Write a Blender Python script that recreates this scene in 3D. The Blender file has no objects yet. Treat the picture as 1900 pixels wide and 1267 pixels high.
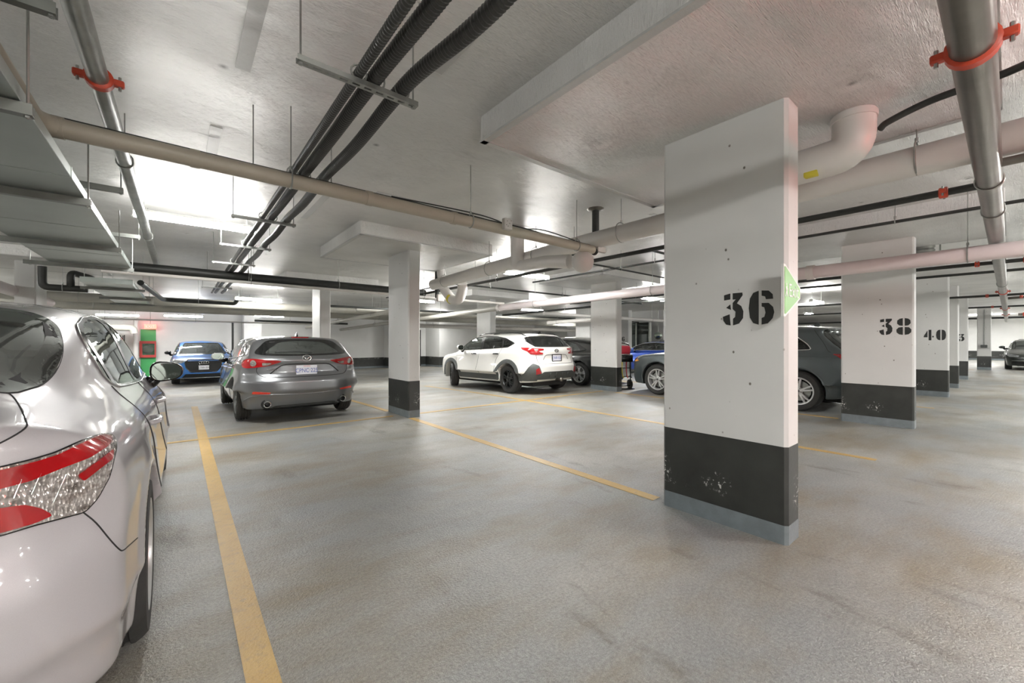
import bpy, bmesh, math, random
import numpy as np
from mathutils import Vector, Matrix
from mathutils.geometry import delaunay_2d_cdt

random.seed(7)
S = bpy.context.scene
COL = S.collection

# ------------------------------------------------------------------ camera, world, exposure
FPX = 755.0
CAMH = 1.27
HEAD = math.atan(618 / 755.0)          # heading of the view, clockwise from +Y
SN, CS = math.sin(HEAD), math.cos(HEAD)
cam_d = bpy.data.cameras.new('camera')
cam = bpy.data.objects.new('camera', cam_d)
COL.objects.link(cam)
cam.location = (0, 0, CAMH)
cam.rotation_euler = (math.radians(90), 0, -HEAD)
cam_d.sensor_width = 36.0
cam_d.lens = FPX / 1900 * 36.0
cam_d.clip_start = 0.05
cam_d.clip_end = 200
S.camera = cam
w = bpy.data.worlds.new('world')
S.world = w
w.use_nodes = True
w.node_tree.nodes['Background'].inputs[0].default_value = (0.9, 0.95, 1, 1)
w.node_tree.nodes['Background'].inputs[1].default_value = 0.25
S.view_settings.view_transform = 'Standard'
S.view_settings.look = 'None'
S.view_settings.gamma = 1
S.view_settings.use_curve_mapping = False
S.view_settings.exposure = 0.98
S.cycles.use_denoising = True
S.cycles.max_bounces = 8
S.cycles.diffuse_bounces = 5
S.cycles.glossy_bounces = 4
S.cycles.transparent_max_bounces = 12
S.cycles.sample_clamp_indirect = 6
S.cycles.caustics_reflective = False
S.cycles.caustics_refractive = False

TUBE_E = 80.0           # emission of the fluorescent tubes
LAMP_UP = 9.0          # area lamp added on top of each fitting to light the ceiling
LAMP_W = 42.0           # area lamp just under each fitting, the tube's downward light
ZC = 2.98               # insulated ceiling
ZD = 2.79               # dropped panels round the columns


def fz(y):
    """floor height: level in the near bays, falling gently to the back"""
    return float(np.interp(y, [7.0, 8.2, 10.5, 18.0, 19.0], [0.0, -0.012, -0.062, -0.29, -0.30]))


# ------------------------------------------------------------------ materials
MATS = {}


def nmat(name):
    m = bpy.data.materials.new(name)
    m.use_nodes = True
    MATS[name] = m
    nt = m.node_tree
    return m, nt, nt.nodes['Principled BSDF']


def lin(c):
    return tuple((v / 12.92 if v <= 0.04045 else ((v + 0.055) / 1.055) ** 2.4) for v in c)


def rgb(r, g, b):
    return lin((r / 255, g / 255, b / 255)) + (1,)


def nd(nt, t, **k):
    n = nt.nodes.new(t)
    for a, b in k.items():
        setattr(n, a, b)
    return n


def noise(nt, vec, scale, detail=4, rough=0.55):
    n = nd(nt, 'ShaderNodeTexNoise')
    n.inputs['Scale'].default_value = scale
    n.inputs['Detail'].default_value = detail
    n.inputs['Roughness'].default_value = rough
    if vec is not None:
        nt.links.new(vec, n.inputs['Vector'])
    return n.outputs['Fac']


def coords(nt, scale=(1, 1, 1), rot=(0, 0, 0), which='Object'):
    tc = nd(nt, 'ShaderNodeTexCoord')
    mp = nd(nt, 'ShaderNodeMapping')
    mp.inputs['Scale'].default_value = scale
    mp.inputs['Rotation'].default_value = rot
    nt.links.new(tc.outputs[which], mp.inputs['Vector'])
    return mp.outputs['Vector']


def ramp(nt, fac, stops):
    r = nd(nt, 'ShaderNodeValToRGB')
    e = r.color_ramp.elements
    e[0].position, e[0].color = stops[0]
    e[1].position, e[1].color = stops[-1]
    for p, c in stops[1:-1]:
        q = e.new(p)
        q.color = c
    nt.links.new(fac, r.inputs['Fac'])
    return r.outputs['Color']


def g(v):
    return (v, v, v, 1)


def mix(nt, fac, a, b, mode='MIX'):
    m = nd(nt, 'ShaderNodeMix', data_type='RGBA', blend_type=mode)
    for sock, v in ((m.inputs[0], fac), (m.inputs[6], a), (m.inputs[7], b)):
        if isinstance(v, (int, float)):
            sock.default_value = v
        elif isinstance(v, tuple):
            sock.default_value = v
        else:
            nt.links.new(v, sock)
    return m.outputs[2]


def bump(nt, b, h, strength, dist=0.01, chain=None):
    n = nd(nt, 'ShaderNodeBump')
    n.inputs['Strength'].default_value = strength
    n.inputs['Distance'].default_value = dist
    nt.links.new(h, n.inputs['Height'])
    if chain is not None:
        nt.links.new(chain, n.inputs['Normal'])
    nt.links.new(n.outputs['Normal'], b.inputs['Normal'])
    return n.outputs['Normal']


def simple(name, col, rough=0.5, metal=0.0, var=0.06, vs=3.0, bmp=0.0, bs=40, coat=0.0, spec=None, crough=0.05, which='Object'):
    m, nt, b = nmat(name)
    v = coords(nt, which=which)
    f = noise(nt, v, vs)
    a = tuple(max(0, c * (1 - var)) for c in col[:3]) + (1,)
    d = tuple(min(1, c * (1 + var)) for c in col[:3]) + (1,)
    nt.links.new(ramp(nt, f, [(0.3, a), (0.7, d)]), b.inputs['Base Color'])
    b.inputs['Roughness'].default_value = rough
    b.inputs['Metallic'].default_value = metal
    if coat:
        b.inputs['Coat Weight'].default_value = coat
        b.inputs['Coat Roughness'].default_value = crough
    if spec is not None:
        b.inputs['Specular IOR Level'].default_value = spec
    if bmp:
        bump(nt, b, noise(nt, v, bs, 3), bmp, 0.004)
    return m


def paint(name, col, metal=0.5, rough=0.38, flake=0.04):
    m, nt, b = nmat(name)
    v = coords(nt)
    f = noise(nt, v, 900, 2)
    a = tuple(max(0, c * (1 - flake)) for c in col[:3]) + (1,)
    d = tuple(min(1, c * (1 + flake)) for c in col[:3]) + (1,)
    c1 = ramp(nt, f, [(0.35, a), (0.65, d)])
    nt.links.new(c1, b.inputs['Base Color'])
    b.inputs['Metallic'].default_value = metal
    b.inputs['Roughness'].default_value = rough
    b.inputs['Coat Weight'].default_value = 1.0
    b.inputs['Coat Roughness'].default_value = 0.04
    return m


def emit(name, col, s):
    m, nt, b = nmat(name)
    b.inputs['Base Color'].default_value = col
    b.inputs['Emission Color'].default_value = col
    b.inputs['Emission Strength'].default_value = s
    return m


def glass(name, tint, alpha, rough=0.02, dust_haze=0.012):
    """thin tinted pane: part mirror, part see-through"""
    m, nt, b = nmat(name)
    nt.nodes.remove(b)
    out = nt.nodes['Material Output']
    tr = nd(nt, 'ShaderNodeBsdfTransparent')
    tr.inputs[0].default_value = tint
    gl = nd(nt, 'ShaderNodeBsdfGlossy')
    gl.inputs['Roughness'].default_value = rough
    gl.inputs[0].default_value = (0.9, 0.95, 0.93, 1)
    dk = nd(nt, 'ShaderNodeBsdfDiffuse')
    dk.inputs[0].default_value = (dust_haze, dust_haze * 1.08, dust_haze, 1)  # diffuse grey: dust plus haze painted in to brighten the pane
    m1 = nd(nt, 'ShaderNodeMixShader')
    v = coords(nt)
    f = noise(nt, v, 2.0)
    c = ramp(nt, f, [(0.3, g(max(0, 1 - alpha - 0.03))), (0.7, g(min(1, 1 - alpha + 0.03)))])
    nt.links.new(c, m1.inputs[0])
    nt.links.new(dk.outputs[0], m1.inputs[1])
    nt.links.new(tr.outputs[0], m1.inputs[2])
    lw = nd(nt, 'ShaderNodeFresnel')
    lw.inputs[0].default_value = 1.65
    m2 = nd(nt, 'ShaderNodeMixShader')
    nt.links.new(lw.outputs[0], m2.inputs[0])
    nt.links.new(m1.outputs[0], m2.inputs[1])
    nt.links.new(gl.outputs[0], m2.inputs[2])
    nt.links.new(m2.outputs[0], out.inputs[0])
    return m


def floor_mat():
    m, nt, b = nmat('coated_concrete_floor')
    v = coords(nt)
    big = noise(nt, v, 0.55, 5, 0.6)
    c = ramp(nt, big, [(0.3, rgb(130, 134, 136)), (0.5, rgb(146, 147, 144)), (0.70, rgb(170, 168, 160))])
    v2 = coords(nt, (0.6, 1.4, 1), (0, 0, 0.5))
    st = noise(nt, v2, 1.25, 6, 0.62)
    stain = ramp(nt, st, [(0.44, g(0)), (0.68, g(0.85))])
    c = mix(nt, stain, c, rgb(130, 118, 96))
    st2 = noise(nt, coords(nt, (1, 0.35, 1), (0, 0, 0.9)), 2.3, 6, 0.7)
    spot = ramp(nt, st2, [(0.58, g(0)), (0.74, g(0.85))])
    c = mix(nt, spot, c, rgb(92, 84, 72))
    dirt = noise(nt, v, 60, 3, 0.7)
    c = mix(nt, 0.6, c, ramp(nt, dirt, [(0.3, g(0.28)), (0.7, g(0.70))]), 'OVERLAY')
    gr = noise(nt, v, 220, 2, 0.6)
    c = mix(nt, 0.5, c, ramp(nt, gr, [(0.35, g(0.30)), (0.65, g(0.70))]), 'OVERLAY')
    nt.links.new(c, b.inputs['Base Color'])
    rr = noise(nt, v, 0.9, 4)
    nt.links.new(ramp(nt, rr, [(0.35, g(0.30)), (0.65, g(0.44))]), b.inputs['Roughness'])
    b.inputs['Specular IOR Level'].default_value = 0.6
    n1 = bump(nt, b, noise(nt, v, 85, 3, 0.6), 0.85, 0.007)
    bump(nt, b, noise(nt, v, 5, 3), 0.3, 0.03, n1)
    return m


def foil_mat(name='foil_faced_insulation', col=(0.82, 0.815, 0.795), wr=1.0):
    m, nt, b = nmat(name)
    v = coords(nt)
    big = noise(nt, v, 0.7, 3)
    c = ramp(nt, big, [(0.3, tuple(x * 0.86 for x in col) + (1,)), (0.7, tuple(min(1, x * 1.1) for x in col) + (1,))])
    vo = nd(nt, 'ShaderNodeTexVoronoi')
    vo.inputs['Scale'].default_value = 1.75
    vo.inputs['Randomness'].default_value = 0.5
    nt.links.new(coords(nt, (1, 1, 0.001)), vo.inputs['Vector'])
    pin = ramp(nt, vo.outputs['Distance'], [(0.0, g(0.28)), (0.035, g(0.75)), (0.06, g(1))])
    c = mix(nt, 1.0, c, pin, 'MULTIPLY')
    nt.links.new(c, b.inputs['Base Color'])
    b.inputs['Metallic'].default_value = 0.4
    rr = noise(nt, v, 1.1, 3)
    nt.links.new(ramp(nt, rr, [(0.35, g(0.40)), (0.65, g(0.52))]), b.inputs['Roughness'])
    n1 = bump(nt, b, noise(nt, coords(nt, (3, 22, 3), (0, 0, 0.12)), 5.0, 4, 0.6), 0.6 * wr, 0.035)
    n1 = bump(nt, b, noise(nt, coords(nt, (6, 70, 6), (0, 0, 0.12)), 4.0, 3, 0.6), 0.9 * wr, 0.014, n1)
    n2 = bump(nt, b, noise(nt, coords(nt, (2.2, 6, 1), (0, 0, 0.4)), 1.3, 4, 0.5), 0.55 * wr, 0.07, n1)
    bump(nt, b, ramp(nt, vo.outputs['Distance'], [(0, g(0)), (0.16, g(1))]), 0.6, 0.03, n2)
    return m


def wall_mat(name, col, pits=1.0):
    m, nt, b = nmat(name)
    v = coords(nt)
    big = noise(nt, v, 1.4, 4)
    c = ramp(nt, big, [(0.3, tuple(x * 0.95 for x in col[:3]) + (1,)), (0.7, tuple(min(1, x * 1.03) for x in col[:3]) + (1,))])
    vo = nd(nt, 'ShaderNodeTexVoronoi')
    vo.inputs['Scale'].default_value = 9.5
    nt.links.new(coords(nt, (1, 1, 0.8)), vo.inputs['Vector'])
    pit = ramp(nt, vo.outputs['Distance'], [(0.0, g(0)), (0.05, g(0.1)), (0.09, g(1))])
    sel = ramp(nt, noise(nt, v, 3.3, 2), [(0.46, g(1)), (0.50, g(0))])
    pit = mix(nt, sel, pit, g(1))
    pit = mix(nt, pits, g(1), pit)
    c = mix(nt, pit, rgb(95, 88, 78), c)
    nt.links.new(c, b.inputs['Base Color'])
    b.inputs['Roughness'].default_value = 0.5
    n1 = bump(nt, b, pit, 0.4, 0.004)
    bump(nt, b, noise(nt, v, 14, 3), 0.12, 0.01, n1)
    return m


def band_mat():
    m, nt, b = nmat('black_band_paint')
    v = coords(nt)
    c = ramp(nt, noise(nt, v, 4, 4), [(0.3, rgb(38, 40, 38)), (0.7, rgb(52, 54, 51))])
    # chipped patches of bare white where bumpers scraped it, at knee height
    sep = nd(nt, 'ShaderNodeSeparateXYZ')
    nt.links.new(coords(nt), sep.inputs[0])
    zz = ramp(nt, sep.outputs['Z'], [(0.18, g(0)), (0.25, g(1)), (0.33, g(1)), (0.42, g(0))])
    ch = ramp(nt, noise(nt, v, 38, 4, 0.7), [(0.57, g(0)), (0.60, g(1))])
    wh = ramp(nt, noise(nt, v, 3.2, 2), [(0.50, g(0)), (0.58, g(1))])
    f = mix(nt, 1.0, mix(nt, 1.0, zz, ch, 'MULTIPLY'), wh, 'MULTIPLY')
    c = mix(nt, f, c, rgb(215, 215, 210))
    nt.links.new(c, b.inputs['Base Color'])
    b.inputs['Roughness'].default_value = 0.42
    bump(nt, b, noise(nt, v, 30, 3), 0.15, 0.006)
    return m


def line_mat():
    m, nt, b = nmat('worn_yellow_paint')
    v = coords(nt)
    c = ramp(nt, noise(nt, v, 3, 5, 0.6), [(0.3, rgb(180, 145, 80)), (0.7, rgb(194, 162, 98))])
    c = mix(nt, ramp(nt, noise(nt, v, 18, 5, 0.7), [(0.52, g(0)), (0.75, g(0.75))]), c, rgb(150, 135, 100))
    nt.links.new(c, b.inputs['Base Color'])
    b.inputs['Roughness'].default_value = 0.45
    bump(nt, b, noise(nt, v, 75, 3, 0.6), 0.5, 0.006)
    return m


M_FLOOR = floor_mat()
M_FOIL = foil_mat()
M_TAPE = foil_mat('foil_tape', (0.60, 0.60, 0.59), 0.3)
M_WALL = wall_mat('white_wall_paint', rgb(228, 228, 226), 0.15)
M_COLM = wall_mat('white_column_paint', rgb(216, 216, 214), 1.0)
M_BAND = band_mat()
M_BASE = simple('grey_blue_base_paint', rgb(112, 120, 124), 0.35, bmp=0.5, bs=60, var=0.12, vs=12)
M_LINE = line_mat()
M_STENCIL = simple('black_stencil_paint', rgb(34, 36, 35), 0.5)
M_DUCT = simple('galvanized_duct', rgb(172, 179, 175), 0.31, 0.75, 0.10, 1.6)
M_RAIL = simple('grey_steel_channel', rgb(128, 130, 126), 0.4, 0.6, 0.12, 6)
M_STEEL = simple('galvanized_steel', rgb(160, 162, 158), 0.35, 0.75, 0.16, 9)
M_STEELD = simple('dark_mill_steel_pipe', rgb(120, 116, 110), 0.30, 0.8, 0.2, 4)
M_BLACKPIPE = simple('black_pipe', rgb(46, 48, 46), 0.45, 0.1, 0.15, 6)
M_CONDUIT = simple('black_corrugated_conduit', rgb(62, 63, 62), 0.30, 0.1, 0.1, 5)
M_PVC = simple('beige_drain_pipe', rgb(180, 173, 158), 0.42, 0.0, 0.06, 3)
M_WPIPE = simple('white_wrapped_pipe', rgb(222, 218, 214), 0.35, 0.0, 0.04, 3)
M_GPIPE = simple('grey_wrapped_pipe', rgb(170, 168, 160), 0.45, 0.0, 0.07, 3)
M_PPIPE = simple('pinkish_white_pipe', rgb(224, 214, 214), 0.36, 0.0, 0.05, 3)
M_RED = simple('red_coupling', rgb(205, 74, 48), 0.4, 0.0, 0.12, 12)
M_TUBE = emit('lit_tube', (1.0, 0.985, 0.95, 1), TUBE_E)
M_TUBE2 = emit('lit_tube_dimmed', (1.0, 0.985, 0.95, 1), TUBE_E * 0.5)  # same tube dimmed so the near ceiling and back wall do not overexpose
M_WHITEM = simple('white_enamel', rgb(225, 225, 222), 0.4)
M_GREEN = simple('green_wall_paint', rgb(70, 165, 95), 0.5)
M_SIGNG = simple('green_sign_face', rgb(122, 182, 98), 0.4)
M_CABRED = simple('red_cabinet_frame', rgb(176, 62, 56), 0.4)
M_TYRE = simple('tyre_rubber', rgb(44, 44, 43), 0.75, 0.0, 0.15, 25, bmp=0.3, bs=90)
M_TYREW = simple('studded_winter_tyre_rubber', rgb(58, 56, 52), 0.85, 0.0, 0.25, 60, bmp=0.8, bs=70)
M_RIMS = simple('silver_alloy', rgb(206, 208, 208), 0.3, 0.5, 0.05, 8)
M_RIMG = simple('grey_alloy', rgb(120, 122, 122), 0.35, 0.7, 0.05, 8)
M_RIMB = simple('black_alloy', rgb(52, 54, 54), 0.3, 0.6, 0.08, 8)
M_CHROME = simple('chrome', rgb(225, 226, 226), 0.08, 1.0, 0.02)
M_TRIM = simple('black_gloss_trim', rgb(24, 25, 25), 0.15, 0.0, 0.1)
M_PLAST = simple('grey_black_plastic', rgb(74, 77, 76), 0.55, 0.0, 0.08, 20)
M_DARK = simple('dark_interior', rgb(34, 34, 34), 0.8)
M_SEAT = simple('grey_seat_fabric', rgb(78, 78, 76), 0.85, bmp=0.2)
M_GLASS = glass('tinted_glass', (0.86, 0.93, 0.89, 1), 0.22, dust_haze=0.20)
M_GLASSD = glass('dark_tinted_glass', (0.34, 0.38, 0.37, 1), 0.35)
M_GLASSR = glass('rear_tinted_glass', (0.45, 0.49, 0.47, 1), 0.40, dust_haze=0.15)
M_LENSR = simple('red_tail_lens', rgb(158, 20, 24), 0.12, 0.0, 0.22, 9, coat=1)
M_LENSR2 = simple('bright_red_reflector', rgb(232, 60, 44), 0.2, 0.0, 0.15, 20, coat=1)
def lens_mat():
    m, nt, b = nmat('clear_lamp_lens')
    vo = nd(nt, 'ShaderNodeTexVoronoi')
    vo.inputs['Scale'].default_value = 110
    nt.links.new(coords(nt, (1, 1, 0.6)), vo.inputs['Vector'])
    f = noise(nt, coords(nt, (1, 1, 2.5)), 14, 3)
    c = ramp(nt, f, [(0.3, rgb(120, 112, 106)), (0.5, rgb(200, 194, 190)), (0.62, rgb(150, 140, 134)), (0.75, rgb(214, 208, 204))])
    nt.links.new(c, b.inputs['Base Color'])
    b.inputs['Metallic'].default_value = 0.6
    b.inputs['Roughness'].default_value = 0.16
    b.inputs['Coat Weight'].default_value = 1
    bump(nt, b, vo.outputs['Distance'], 0.6, 0.006)
    return m


M_LENSC = lens_mat()
M_LENSH = simple('headlamp_lens', rgb(188, 192, 194), 0.1, 0.6, 0.35, 12, coat=1)
M_PLATE = simple('plate_white', rgb(226, 226, 232), 0.4)
M_PLATEB = simple('plate_blue_ink', rgb(72, 92, 168), 0.4)
M_MIRR = simple('mirror_glass', rgb(150, 158, 152), 0.03, 1.0, 0.02)
M_ORANGE = simple('amber_lens', rgb(226, 150, 60), 0.2, coat=1)
M_YELL = simple('yellow_tape', rgb(222, 208, 70), 0.5)
M_REDFAB = simple('red_cloth', rgb(190, 48, 66), 0.8, bmp=0.3)
M_GREYBOX = simple('grey_paper_tag', rgb(210, 205, 200), 0.6)
M_EXITR = emit('red_exit_lamp', (1.0, 0.10, 0.07, 1), 3.0)
M_CAMRY = paint('pearl_silver_paint', rgb(188, 185, 188), 0.2, 0.45)
M_MAZDA = paint('machine_grey_paint', rgb(128, 129, 132), 0.75, 0.32, 0.06)
M_SUBA = paint('white_pearl_paint', rgb(232, 231, 226), 0.0, 0.4, 0.01)
M_AUDI = paint('bright_blue_paint', rgb(28, 98, 168), 0.35, 0.35)
M_BLUE = paint('deep_blue_paint', rgb(20, 66, 160), 0.35, 0.35)
M_Q5 = paint('slate_grey_paint', rgb(84, 92, 94), 0.4, 0.35)
M_BLACKC = paint('black_car_paint', rgb(12, 15, 14), 0.0, 0.3)
M_BMW = paint('dark_green_grey_paint', rgb(40, 46, 42), 0.4, 0.3)


# ------------------------------------------------------------------ mesh helpers
class MB:
    def __init__(self):
        self.v, self.f, self.n = [], [], 0

    def add(self, verts, faces):
        verts = np.asarray(verts, float)
        self.v.append(verts)
        for f in faces:
            self.f.append([i + self.n for i in f])
        self.n += len(verts)
        return self

    def box(self, x0, x1, y0, y1, z0, z1):
        v = [(x, y, z) for x in (x0, x1) for y in (y0, y1) for z in (z0, z1)]
        return self.add(v, [(0, 1, 3, 2), (4, 6, 7, 5), (0, 4, 5, 1), (2, 3, 7, 6), (0, 2, 6, 4), (1, 5, 7, 3)])

    def rbox(self, x0, x1, y0, y1, z0, z1, r=0.01, seg=2):
        bm = bmesh.new()
        bmesh.ops.create_cube(bm, size=1)
        for v in bm.verts:
            v.co = Vector(((x0 + x1) / 2 + v.co.x * (x1 - x0), (y0 + y1) / 2 + v.co.y * (y1 - y0), (z0 + z1) / 2 + v.co.z * (z1 - z0)))
        bmesh.ops.bevel(bm, geom=bm.edges[:], offset=r, segments=seg, affect='EDGES', profile=0.5)
        bm.verts.index_update()
        self.add([v.co[:] for v in bm.verts], [[v.index for v in f.verts] for f in bm.faces])
        bm.free()
        return self

    def tube(self, pts, r, seg=16, cap=True):
        """swept circle; r is one radius or a list"""
        P = np.asarray(pts, float)
        n = len(P)
        R = np.full(n, r) if np.isscalar(r) else np.asarray(r, float)
        T = np.gradient(P, axis=0)
        T /= np.linalg.norm(T, axis=1)[:, None] + 1e-12
        ref = np.array([0, 0, 1.0]) if abs(T[0][2]) < 0.9 else np.array([1.0, 0, 0])
        u = np.cross(T[0], ref)
        u /= np.linalg.norm(u)
        a = np.linspace(0, 2 * math.pi, seg, endpoint=False)
        ca, sa = np.cos(a)[:, None], np.sin(a)[:, None]
        V = []
        for i in range(n):
            u = u - T[i] * np.dot(u, T[i])
            u /= np.linalg.norm(u)
            w_ = np.cross(T[i], u)
            V.append(P[i] + R[i] * (ca * u + sa * w_))
        V = np.concatenate(V)
        F = []
        for i in range(n - 1):
            for k in range(seg):
                k2 = (k + 1) % seg
                F.append((i * seg + k, i * seg + k2, (i + 1) * seg + k2, (i + 1) * seg + k))
        if cap:
            F.append(tuple(range(seg - 1, -1, -1)))
            F.append(tuple((n - 1) * seg + k for k in range(seg)))
        return self.add(V, F)

    def lathe(self, prof, axis='z', seg=32, origin=(0, 0, 0)):
        """prof: list of (radius, height)"""
        a = np.linspace(0, 2 * math.pi, seg, endpoint=False)
        V = []
        for r_, h in prof:
            c, s_ = r_ * np.cos(a), r_ * np.sin(a)
            H = np.full(seg, h)
            if axis == 'z':
                V.append(np.stack([c, s_, H], 1))
            elif axis == 'y':
                V.append(np.stack([s_, H, c], 1))
            else:
                V.append(np.stack([H, c, s_], 1))
        V = np.concatenate(V) + np.array(origin)
        F = []
        for i in range(len(prof) - 1):
            for k in range(seg):
                k2 = (k + 1) % seg
                F.append((i * seg + k, i * seg + k2, (i + 1) * seg + k2, (i + 1) * seg + k))
        return self.add(V, F)

    def prism(self, poly, fn, d):
        """poly 2-D outline, fn(u,v,depth)->xyz"""
        n = len(poly)
        V = [fn(u, v, 0) for u, v in poly] + [fn(u, v, d) for u, v in poly]
        F = [tuple(range(n - 1, -1, -1)), tuple(range(n, 2 * n))]
        F += [(i, (i + 1) % n, n + (i + 1) % n, n + i) for i in range(n)]
        return self.add(V, F)

    def build(self, name, mat, parent=None, smooth=False, auto=None):
        me = bpy.data.meshes.new(name)
        V = np.concatenate(self.v)
        me.from_pydata(V.tolist(), [], self.f)
        return finish(me, name, mat, parent, smooth, auto)


def finish(me, name, mat, parent=None, smooth=False, auto=None, fixn=True):
    for m_ in (mat if isinstance(mat, (list, tuple)) else [mat]):
        me.materials.append(m_)
    if fixn:
        bm = bmesh.new()
        bm.from_mesh(me)
        bmesh.ops.recalc_face_normals(bm, faces=bm.faces)
        bm.to_mesh(me)
        bm.free()
    if smooth:
        me.shade_smooth()
        if auto:
            me.set_sharp_from_angle(angle=math.radians(auto))
    o = bpy.data.objects.new(name, me)
    COL.objects.link(o)
    if parent is not None:
        o.parent = parent
    return o


def tag(o, label=None, cat=None, group=None, kind=None):
    if label:
        o['label'] = label
    if cat:
        o['category'] = cat
    if group:
        o['group'] = group
    if kind:
        o['kind'] = kind
    return o


def empty(name, loc=(0, 0, 0), rz=0.0):
    o = bpy.data.objects.new(name, None)
    o.empty_display_size = 0.2
    o.location = loc
    o.rotation_euler = (0, 0, rz)
    COL.objects.link(o)
    return o


def text(name, s, size, mat, parent, mw, extr=0.001, align='CENTER', xs=1.0):
    cu = bpy.data.curves.new(name, 'FONT')
    cu.body = s
    cu.size = size
    cu.extrude = extr
    cu.align_x = align
    cu.align_y = 'CENTER'
    cu.materials.append(mat)
    o = bpy.data.objects.new(name, cu)
    COL.objects.link(o)
    o.parent = parent
    o.matrix_local = mw @ Matrix.Diagonal((xs, 1, 1, 1))
    TEXTS.append(o)
    return o


TEXTS = []


def texts_to_meshes():
    dg = bpy.context.evaluated_depsgraph_get()
    for o in list(TEXTS):
        me = bpy.data.meshes.new_from_object(o.evaluated_get(dg))
        q = bpy.data.objects.new(o.name + '_', me)
        COL.objects.link(q)
        q.parent = o.parent
        q.matrix_local = o.matrix_local.copy()
        nm = o.name
        bpy.data.objects.remove(o)
        q.name = nm


def frame(origin, ex, ey):
    ex, ey = Vector(ex).normalized(), Vector(ey).normalized()
    ez = ex.cross(ey)
    m = Matrix((ex, ey, ez)).transposed().to_4x4()
    m.translation = Vector(origin)
    return m


def smooth_path(pts, n=8):
    """Catmull-Rom through points"""
    P = np.asarray(pts, float)
    P = np.vstack([2 * P[0] - P[1], P, 2 * P[-1] - P[-2]])
    out = []
    for i in range(1, len(P) - 2):
        for t in np.linspace(0, 1, n, endpoint=False):
            a, b, c, d = P[i - 1], P[i], P[i + 1], P[i + 2]
            out.append(0.5 * (2 * b + (c - a) * t + (2 * a - 5 * b + 4 * c - d) * t * t + (-a + 3 * b - 3 * c + d) * t ** 3))
    out.append(P[-2])
    return np.array(out)


def bend(pts, r=0.1, n=6):
    """polyline with rounded corners"""
    P = [np.array(p, float) for p in pts]
    out = [P[0]]
    for i in range(1, len(P) - 1):
        a, b, c = P[i - 1], P[i], P[i + 1]
        u, v = (a - b), (c - b)
        lu, lv = np.linalg.norm(u), np.linalg.norm(v)
        rr = min(r, lu * 0.49, lv * 0.49)
        p0, p2 = b + u / lu * rr, b + v / lv * rr
        for t in np.linspace(0, 1, n):
            out.append((1 - t) ** 2 * p0 + 2 * (1 - t) * t * b + t * t * p2)
    out.append(P[-1])
    return np.array(out)


# ------------------------------------------------------------------ cars
# A car body is a smooth solid given by its side outline, plan outline, cross section and end profiles; it is meshed on a fine grid.
# Local frame: x forward, y left, z up, origin on the ground midway between the axles.
def curve1(pts):
    """monotone cubic through (t, value) points, tabulated"""
    p = np.array(sorted(pts), float)
    x, y = p[:, 0], p[:, 1]
    h = np.diff(x)
    d = np.diff(y) / h
    m = np.zeros(len(x))
    m[0], m[-1] = d[0], d[-1]
    for i in range(1, len(x) - 1):
        if d[i - 1] * d[i] > 0:
            w1, w2 = 2 * h[i] + h[i - 1], h[i] + 2 * h[i - 1]
            m[i] = (w1 + w2) / (w1 / d[i - 1] + w2 / d[i])
    t = np.linspace(x[0], x[-1], 1500)
    k = np.clip(np.searchsorted(x, t, side='right') - 1, 0, len(h) - 1)
    s = (t - x[k]) / h[k]
    v = (2 * s ** 3 - 3 * s ** 2 + 1) * y[k] + (s ** 3 - 2 * s ** 2 + s) * h[k] * m[k] + (-2 * s ** 3 + 3 * s ** 2) * y[k + 1] + (s ** 3 - s ** 2) * h[k] * m[k + 1]
    return lambda q: np.interp(q, t, v)


def smax(a, b, k):
    h = np.maximum(k - np.abs(a - b), 0) / k
    return np.maximum(a, b) + h * h * k * 0.25


def smin(a, b, k):
    h = np.maximum(k - np.abs(a - b), 0) / k
    return np.minimum(a, b) - h * h * k * 0.25


def catclosed(pts, n=5):
    P = np.asarray(pts, float)
    N = len(P)
    out = []
    for i in range(N):
        a, b, c, d = P[i - 1], P[i], P[(i + 1) % N], P[(i + 2) % N]
        for t in np.linspace(0, 1, n, endpoint=False):
            out.append(0.5 * (2 * b + (c - a) * t + (2 * a - 5 * b + 4 * c - d) * t * t + (-a + 3 * b - 3 * c + d) * t ** 3))
    return np.array(out)


def roundpoly(pts, r=0.03, n=4):
    """closed polygon with small rounded corners"""
    P = [np.array(p, float) for p in pts]
    N = len(P)
    out = []
    for i in range(N):
        a, b, c = P[i - 1], P[i], P[(i + 1) % N]
        u, v = a - b, c - b
        lu, lv = np.linalg.norm(u), np.linalg.norm(v)
        rr = min(r, lu * 0.45, lv * 0.45)
        p0, p2 = b + u / lu * rr, b + v / lv * rr
        for t in np.linspace(0, 1, n):
            out.append((1 - t) ** 2 * p0 + 2 * (1 - t) * t * b + t * t * p2)
    return np.array(out)


def inpoly(P, X, Y):
    c = np.zeros(np.broadcast(X, Y).shape, bool)
    n = len(P)
    j = n - 1
    for i in range(n):
        xi, yi, xj, yj = P[i][0], P[i][1], P[j][0], P[j][1]
        if yi != yj:
            c ^= ((yi > Y) != (yj > Y)) & (X < (xj - xi) * (Y - yi) / (yj - yi) + xi)
        j = i
    return c


def sdpoly(P, X, Y):
    d = np.full(np.broadcast(X, Y).shape, 1e9)
    n = len(P)
    for i in range(n):
        a, b = P[i - 1], P[i]
        ex, ey = b[0] - a[0], b[1] - a[1]
        L = ex * ex + ey * ey
        if L < 1e-12:
            continue
        t = np.clip(((X - a[0]) * ex + (Y - a[1]) * ey) / L, 0, 1)
        d = np.minimum(d, np.hypot(X - a[0] - t * ex, Y - a[1] - t * ey))
    return np.where(inpoly(P, X, Y), -d, d)


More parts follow.
